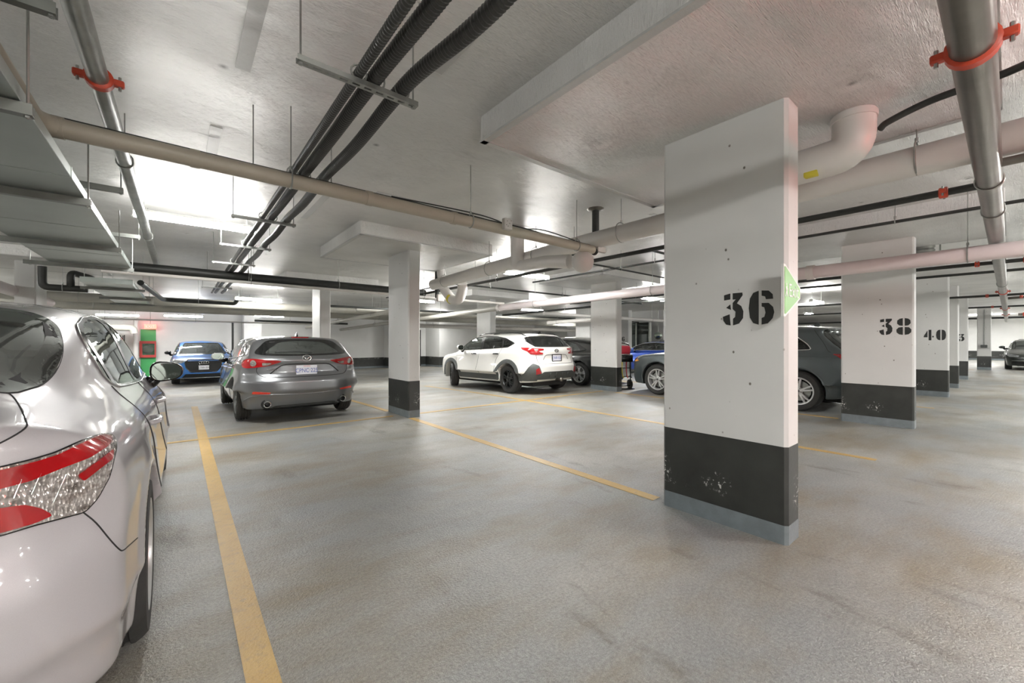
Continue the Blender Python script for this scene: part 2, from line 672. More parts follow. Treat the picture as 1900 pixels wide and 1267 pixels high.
PROJ = {
    'L': (lambda u, v: (u, 1.6 + 0 * u, v), (0, -1, 0)),
    'R': (lambda u, v: (u, -1.6 + 0 * u, v), (0, 1, 0)),
    'B': (lambda u, v: (-3.6 + 0 * u, u, v), (1, 0, 0)),
    'F': (lambda u, v: (3.6 + 0 * u, u, v), (-1, 0, 0)),
    'T': (lambda u, v: (u, v, 2.4 + 0 * u), (0, 0, -1)),
}


def corner(az, xe=None):
    """slanting projection from azimuth az (deg, 180 = straight behind); u is y where the ray meets the plane x = xe"""
    a = math.radians(az)
    d = (-math.cos(a), -math.sin(a), 0)
    if xe is None:
        xe = -2.1 if abs(az) > 90 else 2.1
    return (lambda u, v: (xe + 2.5 * math.cos(a) + 0 * u, u + 2.5 * math.sin(a), v), d)


class Car:
    def __init__(s, sp):
        s.sp = sp
        s.roof = curve1(sp['roof'])
        s.deck = curve1(sp['deck'])
        s.plan = curve1(sp['plan'])
        s.sect = curve1(sp['sect'])
        s.rp = curve1(sp['rear'])
        s.fp = curve1(sp['front'])
        s.bw = curve1(sp['belt'])
        s.bot = curve1(sp['bottom'])
        s.W = max(p[1] for p in sp['plan'])
        s.cuts = []
        s.shell = 0.05
        s.zones = []
        s.root = empty(sp['name'], sp['loc'], sp['rz'])
        tag(s.root, sp['label'], sp['cat'])

    def f0(s, x, y, z):
        sp = s.sp
        ay = np.abs(y)
        W = s.W
        pl = s.plan(x)
        yn = np.minimum(ay / W, 1.05)
        side = ay - pl * s.sect(z)
        for bx, bz, bxr, bzr, amp in sp.get('bulge', ()):
            side = side - amp * np.exp(-((x - bx) / bxr) ** 2 - ((z - bz) / bzr) ** 2)
        for cx in (-sp['wb'] / 2, sp['wb'] / 2):
            if sp.get('flare', 0):
                dd = np.hypot(x - cx, z - sp['rw'])
                side = side - sp['flare'] * np.exp(-((dd - sp['rw'] - 0.06) / 0.06) ** 2)
        top = (z - (s.deck(x) - sp.get('crown', 0.05) * yn ** 2)) * 0.95
        y4 = yn ** sp.get('rn', 3.2)
        y2 = yn ** sp.get('fn', 2.6)
        rear = (s.rp(z) + sp.get('rk', 0.34) * y4) - x
        front = x - (s.fp(z) - sp.get('fk', 0.42) * y2)
        bot = s.bot(x) - z
        k = sp.get('k', 0.07)
        lo = smax(side, top, sp.get('kt', 0.10))
        lo = smax(lo, rear, k)
        lo = smax(lo, front, k)
        lo = smax(lo, bot, 0.04)
        zb = sp['zbelt']
        gs = (ay - (s.bw(x) - (z - zb) * sp['tum'])) * 0.95
        rx = s.roof(x)
        sl = (s.roof(x + 0.03) - s.roof(x - 0.03)) / 0.06
        gt = (z - (rx - sp.get('rcrown', 0.07) * (ay / 0.65) ** 2)) / np.sqrt(1 + sl * sl)
        gr = smax(gs, gt, sp.get('kg', 0.13))
        gr = smax(gr, 0.5 - z, 0.02)
        gr = smax(gr, rear, 0.04)
        gr = smax(gr, front + 0.25, 0.04)
        f = smin(lo, gr, sp.get('kb', 0.05))
        ar = sp.get('arch', 0.05)
        for cx in (-sp['wb'] / 2, sp['wb'] / 2):
            cyl = np.hypot(x - cx, z - sp['rw']) - (sp['rw'] + ar)
            f = smax(f, -np.maximum(cyl, 0.58 - ay), 0.012)
        for nx, ny, nz, d in sp.get('planes', ()):
            f = smax(f, x * nx + ay * ny + z * nz - d, 0.03)
        return f

    def f1(s, x, y, z):
        f = s.f0(x, y, z)
        if not s.cuts:
            return f
        f0 = f
        cav = np.maximum(np.maximum(f0 + s.shell, s.sp.get('zcab', 0.55) - z), np.maximum(s.sp['cab'][0] - x, x - s.sp['cab'][1]))
        f = np.maximum(f, -cav)
        for P, ax in s.cuts:
            if ax == 'y':
                d = sdpoly(P, x, z)
                d = np.maximum(d, 0.45 - np.abs(y))
            elif ax == 'x-':
                d = np.maximum(sdpoly(P, y, z), x - s.rp(z) - 0.22)
            elif ax == 'x+':
                d = np.maximum(sdpoly(P, y, z), s.sp['xmid'] - x)
            else:
                d = np.maximum(sdpoly(P, x, y), 0.9 - z)
            op = np.maximum(d, -(f0 + s.shell + 0.03))
            f = np.maximum(f, -op)
        return f

    def body(s, h, mat):
        sp = s.sp
        s.shell = 3.2 * h
        x0, x1 = sp['xr'] - 0.04, sp['xf'] + 0.04
        X = np.arange(x0, x1 + h, h)
        Y = np.arange(-0.5 * h, s.W + 0.09 + h, h)
        Z = np.arange(0.08, sp['zt'] + 0.05 + h, h)
        V = s.f1(X[:, None, None], Y[None, :, None], Z[None, None, :])
        nx, ny, nz = V.shape
        cnt = np.zeros((nx - 1, ny - 1, nz - 1), np.float32)
        acc = np.zeros((3,) + cnt.shape, np.float32)
        faces = []
        neg = V < 0
        cross = []
        for ax in range(3):
            sl0 = [slice(None)] * 3
            sl1 = [slice(None)] * 3
            sl0[ax] = slice(0, -1)
            sl1[ax] = slice(1, None)
            a, b = V[tuple(sl0)], V[tuple(sl1)]
            c = neg[tuple(sl0)] != neg[tuple(sl1)]
            I = np.argwhere(c)
            t = a[c] / (a[c] - b[c])
            pos = I.astype(np.float64)
            pos[:, ax] += t
            cross.append((I, neg[tuple(sl0)][c], pos))
            o1, o2 = [q for q in range(3) if q != ax]
            for d1 in (0, -1):
                for d2 in (0, -1):
                    J = I.copy()
                    J[:, o1] += d1
                    J[:, o2] += d2
                    ok = np.all((J >= 0) & (J < np.array(cnt.shape)), axis=1)
                    Jk = J[ok]
                    np.add.at(cnt, tuple(Jk.T), 1)
                    for q in range(3):
                        np.add.at(acc[q], tuple(Jk.T), pos[ok, q])
        mask = cnt > 0
        idx = np.full(cnt.shape, -1, np.int64)
        idx[mask] = np.arange(mask.sum())
        P = np.stack([acc[q][mask] / cnt[mask] for q in range(3)], 1).astype(np.float64)
        P = P * h + np.array([X[0], Y[0], Z[0]])
        seam = np.argwhere(mask)[:, 1] == 0
        for ax in range(3):
            I, ng, pos = cross[ax]
            o1, o2 = [(1, 2), (2, 0), (0, 1)][ax]
            ok = (I[:, o1] >= 1) & (I[:, o2] >= 1) & (I[:, o1] < cnt.shape[o1]) & (I[:, o2] < cnt.shape[o2])
            ok &= I[:, ax] < cnt.shape[ax]
            I, ng = I[ok], ng[ok]

            def cell(d1, d2):
                J = I.copy()
                J[:, o1] += d1
                J[:, o2] += d2
                return idx[tuple(J.T)]
            q = np.stack([cell(-1, -1), cell(0, -1), cell(0, 0), cell(-1, 0)], 1)
            q[~ng] = q[~ng][:, ::-1]
            faces.append(q)
        F = np.concatenate(faces)
        F = F[(F >= 0).all(1)]
        e = 1e-3
        for it in range(4):
            f = s.f1(*P.T)
            G = np.stack([(s.f1(P[:, 0] + (e if q == 0 else 0), P[:, 1] + (e if q == 1 else 0), P[:, 2] + (e if q == 2 else 0)) - f) / e for q in range(3)], 1)
            g2 = (G * G).sum(1) + 1e-6
            st = -(f / g2)[:, None] * G
            ln = np.linalg.norm(st, axis=1)
            lim = h * 0.35
            st *= np.minimum(1, lim / (ln + 1e-9))[:, None]
            P += st
            P[seam, 1] = 0
        n = len(P)
        m = np.arange(n)
        ns = ~seam
        m[ns] = n + np.arange(ns.sum())
        P2 = P[ns] * np.array([1, -1, 1])
        F2 = m[F][:, ::-1]
        PA = np.vstack([P, P2])
        FA = np.vstack([F, F2])
        cen = PA[FA].mean(1)
        fc = s.f0(*cen.T)
        dk = fc < -0.013
        for Z_, ax in s.zones:
            if ax == 'y':
                dk |= inpoly(Z_, cen[:, 0], cen[:, 2]) & (np.abs(cen[:, 1]) > 0.4)
            elif ax == 'x-':
                dk |= inpoly(Z_, cen[:, 1], cen[:, 2]) & (cen[:, 0] < s.rp(cen[:, 2]) + 0.22)
            elif ax == 'x+':
                dk |= inpoly(Z_, cen[:, 1], cen[:, 2]) & (cen[:, 0] > 0)
            else:
                dk |= inpoly(Z_, cen[:, 0], cen[:, 1]) & (cen[:, 2] > 0.9)
        midx = np.where(dk, 1, 0)
        me = bpy.data.meshes.new('body')
        me.vertices.add(len(PA))
        me.vertices.foreach_set('co', PA.ravel())
        me.loops.add(FA.size)
        me.loops.foreach_set('vertex_index', FA.ravel().astype(np.int32))
        me.polygons.add(len(FA))
        me.polygons.foreach_set('loop_start', np.arange(0, FA.size, 4, dtype=np.int32))
        me.polygons.foreach_set('material_index', midx.astype(np.int32))
        me.update(calc_edges=True)
        me.validate()
        o = finish(me, 'body', [mat, M_DARK], s.root, True, None, fixn=False)
        me.set_sharp_from_angle(angle=math.radians(50))
        return o

    def march(s, O, D):
        """first hit of rays with the uncut body"""
        T = np.linspace(0, 5.5, 260)
        P = O[:, None, :] + T[None, :, None] * D[:, None, :]
        f = s.f0(P[..., 0], P[..., 1], P[..., 2])
        neg = f < 0
        hit = neg.any(1)
        k = np.where(hit, neg.argmax(1), np.abs(f).argmin(1))
        lo = T[np.maximum(k - 1, 0)]
        hi = T[k]
        for _ in range(16):
            mid = (lo + hi) / 2
            q = O + mid[:, None] * D
            ng = s.f0(*q.T) < 0
            hi = np.where(ng & hit, mid, hi)
            lo = np.where(~ng & hit, mid, lo)
        return O + np.where(hit, hi, T[k])[:, None] * D

    def trace(s, pts, proj):
        p = np.asarray(pts, float)
        O, D = s.rays(proj, p[:, 0], p[:, 1])
        return s.march(O, D)

    def grad(s, P):
        e = 2e-3
        f = s.f0(*P.T)
        G = np.stack([(s.f0(P[:, 0] + (e if q == 0 else 0), P[:, 1] + (e if q == 1 else 0), P[:, 2] + (e if q == 2 else 0)) - f) / e for q in range(3)], 1)
        return G / (np.linalg.norm(G, axis=1)[:, None] + 1e-9)

    def rays(s, proj, u, v):
        if isinstance(proj, str):
            proj = PROJ[proj]
        if len(proj) == 4:             # fan of rays from a point: origin, direction for each (u, v)
            D = np.stack(proj[1](u, v), 1)
            D /= np.linalg.norm(D, axis=1)[:, None]
            return np.tile(np.array(proj[0], float), (len(u), 1)), D
        O = np.stack(proj[0](u, v), 1)
        return O, np.tile(np.array(proj[1], float), (len(u), 1))

    def patch(s, name, poly, proj, mat, off=0.004, thick=0.012, res=0.05, holes=(), mirror=False, parent=None, lab=None, smooth=True):
        P = np.asarray(poly, float)
        outs = []
        loops = [P] + [np.asarray(q, float) for q in holes]
        pts, edges = [], []
        for L in loops:
            # subdivide long edges
            Q = []
            for i in range(len(L)):
                a, b = L[i], L[(i + 1) % len(L)]
                n = max(1, int(np.hypot(*(b - a)) / res))
                for t in range(n):
                    Q.append(a + (b - a) * t / n)
            b0 = len(pts)
            pts += Q
            edges += [(b0 + i, b0 + (i + 1) % len(Q)) for i in range(len(Q))]
        lo, hi = P.min(0), P.max(0)
        gx, gy = np.meshgrid(np.arange(lo[0] + res / 2, hi[0], res), np.arange(lo[1] + res / 2, hi[1], res))
        gx, gy = gx.ravel(), gy.ravel()
        if len(gx):
            sd = sdpoly(P, gx, gy)
            ok = sd < -res * 0.35
            for q in loops[1:]:
                ok &= sdpoly(q, gx, gy) > res * 0.35
            pts += list(np.stack([gx[ok], gy[ok]], 1))
        vs, es, fs, *_ = delaunay_2d_cdt([Vector((float(p[0]), float(p[1]))) for p in pts], edges, [], 0, 1e-6)
        uv = np.array([[v.x, v.y] for v in vs])
        F = np.array([list(f) for f in fs if len(f) == 3])
        cen = uv[F].mean(1)
        ok = inpoly(P, cen[:, 0], cen[:, 1])
        for q in loops[1:]:
            ok &= ~inpoly(q, cen[:, 0], cen[:, 1])
        F = F[ok]
        used = np.unique(F)
        rm = np.full(len(uv), -1)
        rm[used] = np.arange(len(used))
        uv, F = uv[used], rm[F]
        O, D = s.rays(proj, uv[:, 0], uv[:, 1])
        H = s.march(O, D)
        N = s.grad(H)
        A = H + N * off
        B = H + N * (off - thick)
        for sgn in ((1, -1) if mirror else (1,)):
            mm = np.array([1, sgn, 1])
            bm = bmesh.new()
            va = [bm.verts.new(p) for p in A * mm]
            fl = []
            for f in F:
                try:
                    fl.append(bm.faces.new([va[i] for i in f]))
                except ValueError:
                    pass
            bes = [e for e in bm.edges if len(e.link_faces) == 1]
            vb = {}
            for e in bes:
                for v in e.verts:
                    if v not in vb:
                        vb[v] = bm.verts.new(B[v.index if v.index >= 0 else 0] * mm) if False else None
            bm.verts.index_update()
            for v in list(vb):
                vb[v] = bm.verts.new(B[v.index] * mm)
            for e in bes:
                a_, b_ = e.verts
                bm.faces.new((a_, b_, vb[b_], vb[a_]))
            # orient: top faces along outward normal
            bmesh.ops.recalc_face_normals(bm, faces=bm.faces)
            bm.faces.ensure_lookup_table()
            f0_ = fl[0]
            f0_.normal_update()
            if f0_.normal.dot(Vector(N[F[0][0]] * mm)) < 0:
                bmesh.ops.reverse_faces(bm, faces=bm.faces)
            me = bpy.data.meshes.new(name)
            bm.to_mesh(me)
            bm.free()
            o = finish(me, name, mat, parent or s.root, smooth, 40, fixn=False)
            if lab:
                o['label'] = lab
            outs.append(o)
        return outs

    def gap(s, name, line, proj, r=0.004, mat=None, mirror=False, off=0.0, closed=False, seg=6, parent=None):
        L = np.asarray(line, float)
        if closed:
            L = np.vstack([L, L[:1]])
        d = np.concatenate([[0], np.cumsum(np.hypot(*np.diff(L, axis=0).T))])
        t = np.linspace(0, d[-1], max(3, int(d[-1] / 0.035)))
        u, v = np.interp(t, d, L[:, 0]), np.interp(t, d, L[:, 1])
        O, D = s.rays(proj, u, v)
        H = s.march(O, D)
        H = H + s.grad(H) * off
        out = []
        for sgn in ((1, -1) if mirror else (1,)):
            mb = MB()
            mb.tube(H * np.array([1, sgn, 1]), r, seg)
            out.append(mb.build(name, mat or M_DARK, parent or s.root, True))
        return out

    def at(s, proj, u, v, off=0.0):
        O, D = s.rays(proj, np.array([float(u)]), np.array([float(v)]))
        H = s.march(O, D)
        N = s.grad(H)
        return (H + N * off)[0], N[0]


def offset_poly(P, d):
    """grow (d>0) or shrink a closed polygon"""
    P = np.asarray(P, float)
    c = 0
    n = len(P)
    area = 0.5 * sum(P[i][0] * P[(i + 1) % n][1] - P[(i + 1) % n][0] * P[i][1] for i in range(n))
    sgn = 1 if area > 0 else -1
    out = []
    for i in range(n):
        a, b, q = P[i - 1], P[i], P[(i + 1) % n]
        e1, e2 = b - a, q - b
        l1, l2 = np.hypot(*e1), np.hypot(*e2)
        if l1 < 1e-9 or l2 < 1e-9:
            out.append(b)
            continue
        n1 = np.array([e1[1], -e1[0]]) / l1
        n2 = np.array([e2[1], -e2[0]]) / l2
        m = n1 + n2
        L = np.dot(m, m)
        m = m / L * 2 if L > 0.2 else n1
        out.append(b + sgn * d * m)
    return np.array(out)


def make_wheel(root, x, y, rw, width, rim_r, mat, spokes, style, tyre=M_TYRE, steer=0.0):
    """wheel (the tyre) > rim, hub_cap, brake_disc; outer side towards +y before turning"""
    hw = width / 2
    sh = rw - rim_r
    p = [(rim_r, -hw * 0.8), (rim_r + sh * 0.35, -hw), (rim_r + sh * 0.75, -hw * 0.97), (rw - 0.012, -hw * 0.82), (rw, -hw * 0.62)]
    for gx in (-0.38, 0, 0.38):
        p += [(rw, hw * (gx - 0.12)), (rw - 0.012, hw * (gx - 0.07)), (rw - 0.012, hw * (gx + 0.07)), (rw, hw * (gx + 0.12))]
    p += [(rw, hw * 0.62), (rw - 0.012, hw * 0.82), (rim_r + sh * 0.75, hw * 0.97), (rim_r + sh * 0.35, hw), (rim_r, hw * 0.86)]
    t = MB().lathe(p, 'y', 48).build('wheel', tyre, root, True, 35)
    t.location = (x, y, rw)
    t.rotation_euler = (0, 0, (0 if y > 0 else math.pi) + steer)
    m = MB()
    m.lathe([(rim_r + 0.008, hw * 0.90), (rim_r + 0.006, hw * 0.97), (rim_r - 0.012, hw * 0.95), (rim_r - 0.022, hw * 0.8), (rim_r - 0.03, -hw * 0.5), (rim_r, -hw * 0.85)], 'y', 48)
    face = hw * 0.86
    m.lathe([(0.0, face - 0.004), (0.045, face - 0.004), (0.07, face - 0.012), (0.075, face - 0.05)], 'y', 24)
    ro = rim_r - 0.012

    def spoke(a0, a1, w0, w1, r0=0.05, r1=None, y0=face - 0.012, y1=face - 0.002, th=0.03):
        r1 = r1 or ro
        q = []
        for (r_, a_, w_, yy) in ((r0, a0, w0, y0), ((r0 + r1) / 2, (a0 + a1) / 2, (w0 + w1) / 2, (y0 + y1) / 2 + 0.006), (r1, a1, w1, y1 - 0.008)):
            c, s_ = math.cos(a_), math.sin(a_)
            for sd in (-1, 1):
                for dy in (0, -th):
                    ww = w_ * (1.0 if dy == 0 else 1.15)
                    q.append((r_ * s_ + sd * ww * c, yy + dy, r_ * c - sd * ww * s_))
        F = []
        for b in (0, 4):
            F += [(b, b + 1, b + 5, b + 4), (b + 2, b + 6, b + 7, b + 3), (b, b + 4, b + 6, b + 2), (b + 1, b + 3, b + 7, b + 5)]
        F += [(0, 2, 3, 1), (8, 9, 11, 10)]
        m.add(q, F)
    for i in range(spokes):
        a = 2 * math.pi * i / spokes
        if style == 'twin':
            spoke(a - 0.16, a - 0.17, 0.016, 0.013)
            spoke(a + 0.16, a + 0.17, 0.016, 0.013)
        elif style == 'split':
            spoke(a, a - 0.22, 0.022, 0.017)
            spoke(a, a + 0.22, 0.022, 0.017)
        elif style == 'blade':
            spoke(a, a + 0.25, 0.030, 0.045)
        else:
            spoke(a, a, 0.02, 0.028)
    rim = m.build('rim', mat, t, True, 30)
    MB().lathe([(0.0, face + 0.002), (0.026, face + 0.001), (0.03, face - 0.01)], 'y', 20).build('hub_cap', M_TRIM if mat is not M_RIMS else M_RIMG, t, True, 30)
    d = MB()
    d.lathe([(0.03, face - 0.075), (rim_r * 0.74, face - 0.075), (rim_r * 0.74, face - 0.09), (0.03, face - 0.09)], 'y', 32)
    d.build('brake_disc', M_STEEL, t, True, 30)
    mb = MB()
    mb.lathe([(0.0, face - 0.10), (rim_r - 0.02, face - 0.10), (rim_r - 0.02, -hw * 0.6), (0, -hw * 0.6)], 'y', 24)
    mb.build('wheel_backing', M_DARK, t, True, 30)
    b = MB()
    for i in range(5):
        a = 2 * math.pi * (i + 0.5) / 5
        b.lathe([(0.0, face + 0.0), (0.009, face), (0.01, face - 0.02)], 'y', 8, (0.05 * math.sin(a), 0, 0.05 * math.cos(a)))
    b.build('wheel_nut', M_STEELD, t, True, 30)['kind'] = 'stuff'
    return t


def mirror_unit(car, x, z, y, mats, glass_m, size=(0.11, 0.20, 0.13), stalk_to=None):
    """door mirror on both sides: shell > mirror_glass, stalk"""
    sx, sy, sz = size
    for sg in (1, -1):
        m = MB()
        V, F = [], []
        n, k = 14, 20
        for i in range(n + 1):
            th = -math.pi / 2 + math.pi * i / n
            for j in range(k):
                ph = 2 * math.pi * j / k
                cx = math.sin(th)
                if cx < -0.25:
                    cx = -0.25
                rr = math.cos(th) if math.sin(th) > -0.25 else math.cos(math.asin(-0.25)) * max(0.0, min(1, math.cos(th) / math.cos(math.asin(-0.25))))
                yy = math.copysign(abs(math.cos(ph)) ** 0.75, math.cos(ph)) * rr
                zz = math.copysign(abs(math.sin(ph)) ** 0.75, math.sin(ph)) * rr
                zz *= 1 - 0.18 * yy
                V.append((x + cx * sx, sg * (y + yy * sy / 2), z + zz * sz / 2))
        for i in range(n):
            for j in range(k):
                F.append((i * k + j, i * k + (j + 1) % k, (i + 1) * k + (j + 1) % k, (i + 1) * k + j))
        m.add(V, F)
        sh = m.build('side_mirror', mats[0], car.root, True, 50)
        gl = MB()
        pts = []
        for j in range(24):
            ph = 2 * math.pi * j / 24
            yy = math.copysign(abs(math.cos(ph)) ** 0.7, math.cos(ph)) * 0.86
            zz = math.copysign(abs(math.sin(ph)) ** 0.7, math.sin(ph)) * 0.84 * (1 - 0.16 * yy)
            pts.append((x - 0.25 * sx - 0.004, sg * (y + yy * sy / 2), z + zz * sz / 2))
        gl.add(pts + [(p[0] + 0.003, p[1], p[2]) for p in pts], [tuple(range(24)), tuple(range(47, 23, -1))] + [(i, (i + 1) % 24, 24 + (i + 1) % 24, 24 + i) for i in range(24)])
        gl.build('mirror_glass', glass_m, sh)
        st = MB()
        q = stalk_to or (x + 0.02, y - sy / 2 - 0.10, z - sz / 2 - 0.06)
        st.tube(smooth_path([(x + 0.02, sg * (y - sy * 0.25), z - sz * 0.25), (x + 0.02, sg * (y - sy * 0.45), z - sz / 2 - 0.02), (q[0], sg * q[1], q[2])], 5), [0.038] * 6 + [0.032] * 5, 10)
        st.build('mirror_stalk', mats[1], sh, True)


def cabin(car, xf, xr_, zs, steer_side=1, wheel=True):
    """front seats, rear bench, dashboard and steering wheel seen through the panes"""
    for sg in (1, -1):
        m = MB()
        m.rbox(xf - 0.25, xf + 0.27, sg * 0.37 - 0.25, sg * 0.37 + 0.25, zs - 0.18, zs, 0.05, 3)
        m.rbox(xf - 0.38, xf - 0.24, sg * 0.37 - 0.23, sg * 0.37 + 0.23, zs - 0.05, zs + 0.55, 0.06, 3)
        m.rbox(xf - 0.40, xf - 0.30, sg * 0.37 - 0.12, sg * 0.37 + 0.12, zs + 0.60, zs + 0.78, 0.045, 3)
        m.build('front_seat', M_SEAT, car.root, True, 40)
    m = MB()
    m.rbox(xr_ - 0.25, xr_ + 0.25, -0.6, 0.6, zs - 0.18, zs, 0.05, 3)
    m.rbox(xr_ - 0.38, xr_ - 0.25, -0.6, 0.6, zs - 0.05, zs + 0.46, 0.06, 3)
    for yy in (-0.38, 0.38):
        m.rbox(xr_ - 0.40, xr_ - 0.32, yy - 0.12, yy + 0.12, zs + 0.47, zs + 0.62, 0.04, 3)
    m.build('rear_seat', M_SEAT, car.root, True, 40)
    m = MB()
    m.rbox(xf + 0.55, xf + 0.95, -0.62, 0.62, zs + 0.05, zs + 0.36, 0.08, 3)
    m.build('dashboard', M_DARK, car.root, True, 40)
    if wheel:
        m = MB()
        a = np.linspace(0, 2 * math.pi, 25)
        c = np.array([xf + 0.42, 0.37, zs + 0.32])
        m.tube([c + 0.18 * np.array([0.35 * math.sin(t), math.cos(t), 0.93 * math.sin(t)]) for t in a], 0.014, 8)
        m.tube([c + np.array([0, -0.17, 0]), c + np.array([0.02, 0, -0.02]), c + np.array([0, 0.17, 0])], 0.02, 8)
        m.build('steering_wheel', M_DARK, car.root, True)


def plate(car, proj, u, v, w_, h_, txt, ink, ny=0.0, sub=None, framecol=None, tilt=0.0, off=0.012):
    """licence plate lying on the body, flat"""
    p, n = car.at(proj, u, v, off)
    d = np.array(PROJ[proj][1], float) * -1
    d = np.array([d[0], d[1], tilt])
    d /= np.linalg.norm(d)
    ex = np.cross([0, 0, 1], d)
    fr = frame(p, ex, np.cross(d, ex))
    m = MB()
    m.rbox(-w_ / 2, w_ / 2, -h_ / 2, h_ / 2, -0.01, 0.0, 0.004, 1)
    o = m.build('licence_plate', M_PLATE, car.root)
    o.matrix_local = fr
    if framecol is not None:
        m = MB()
        e = 0.012
        m.box(-w_ / 2 - e, w_ / 2 + e, h_ / 2 - 0.004, h_ / 2 + e, -0.01, 0.004)
        m.box(-w_ / 2 - e, w_ / 2 + e, -h_ / 2 - e, -h_ / 2 + 0.004, -0.01, 0.004)
        m.box(-w_ / 2 - e, -w_ / 2 + 0.004, -h_ / 2, h_ / 2, -0.01, 0.004)
        m.box(w_ / 2 - 0.004, w_ / 2 + e, -h_ / 2, h_ / 2, -0.01, 0.004)
        m.build('plate_frame', framecol, o)
    if txt:
        t = text('plate_lettering', txt, h_ * 0.62, ink, o, Matrix.Translation((0, -0.006, 0.001)), 0.0008, xs=0.78)
    if sub:
        text('plate_lettering', sub, h_ * 0.15, M_LENSR2, o, Matrix.Translation((0, h_ * 0.40, 0.001)), 0.0005)
    return o


def ring(m, c, ex, ey, a, b, r, seg=28):
    c, ex, ey = np.array(c, float), np.array(ex, float), np.array(ey, float)
    m.tube([c + ex * a * math.cos(t) + ey * b * math.sin(t) for t in np.linspace(0, 2 * math.pi, seg + 1)], r, 6, False)


def side_windows(car, outline, panes, glass_m, trim=M_TRIM, rim=0.0, rim_mat=None):
    """black frame with holes, one pane each side per opening"""
    car.patch('window_frame', outline, 'L', trim, 0.004, 0.012, 0.06, holes=panes, mirror=True)
    for i, p in enumerate(panes):
        car.patch('side_window', offset_poly(p, 0.006), 'L', glass_m[i] if isinstance(glass_m, list) else glass_m, 0.002, 0.005, 0.08, mirror=True)
        car.cuts.append((offset_poly(p, -0.012), 'y'))
    car.zones.append((offset_poly(outline, -0.012), 'y'))
    if rim:
        car.gap('window_trim', outline, 'L', rim, rim_mat, True, 0.004, True)


def end_window(car, name, outline, pane, proj, glass_m, ax):
    car.patch(name + '_surround', outline, proj, M_TRIM, 0.003, 0.01, 0.07, holes=[pane])
    car.patch(name, offset_poly(pane, 0.006), proj, glass_m, 0.001, 0.004, 0.08)
    car.cuts.append((offset_poly(pane, -0.012), ax))
    car.zones.append((offset_poly(outline, -0.015), ax))


def sym(P):
    """mirror a half outline (y>=0 first coordinate) into a closed one"""
    P = [tuple(p) for p in P]
    return P + [(-p[0], p[1]) for p in reversed(P) if abs(p[0]) > 1e-6]


def wheels(car, tr, width, rim_r, mat, spokes, style, tyre=M_TYRE, steer=0.0):
    sp = car.sp
    for x in (sp['wb'] / 2, -sp['wb'] / 2):
        for sg in (1, -1):
            make_wheel(car.root, x, sg * tr / 2, sp['rw'], width, rim_r, mat, spokes, style, tyre, steer if x > 0 else 0)


def underbody(car):
    sp = car.sp
    m = MB()
    m.rbox(sp['xr'] + 0.35, sp['xf'] - 0.35, -0.56, 0.56, 0.17, 0.34, 0.04, 2)  # dark box added to stop light coming through the wheel arches
    for x in (-sp['wb'] / 2, sp['wb'] / 2):
        m.tube([(x, -0.72, sp['rw']), (x, 0.72, sp['rw'])], 0.035, 8)
    m.build('underbody', M_DARK, car.root, False)


R90 = math.pi / 2



def fan(loc, rz_unused=0):
    """rays from the viewer's place through picture points, in the frame of a car facing +Y at loc"""
    o = (-loc[1], loc[0], CAMH - loc[2])

    def dirs(u, v):
        r = (u - 950) / FPX
        return (CS - r * SN, -(SN + r * CS), (633.5 - v) / FPX)
    return (o, dirs, None, None)


def pitch(c, a):
    c.root.rotation_euler = (0, a, c.root.rotation_euler.z)


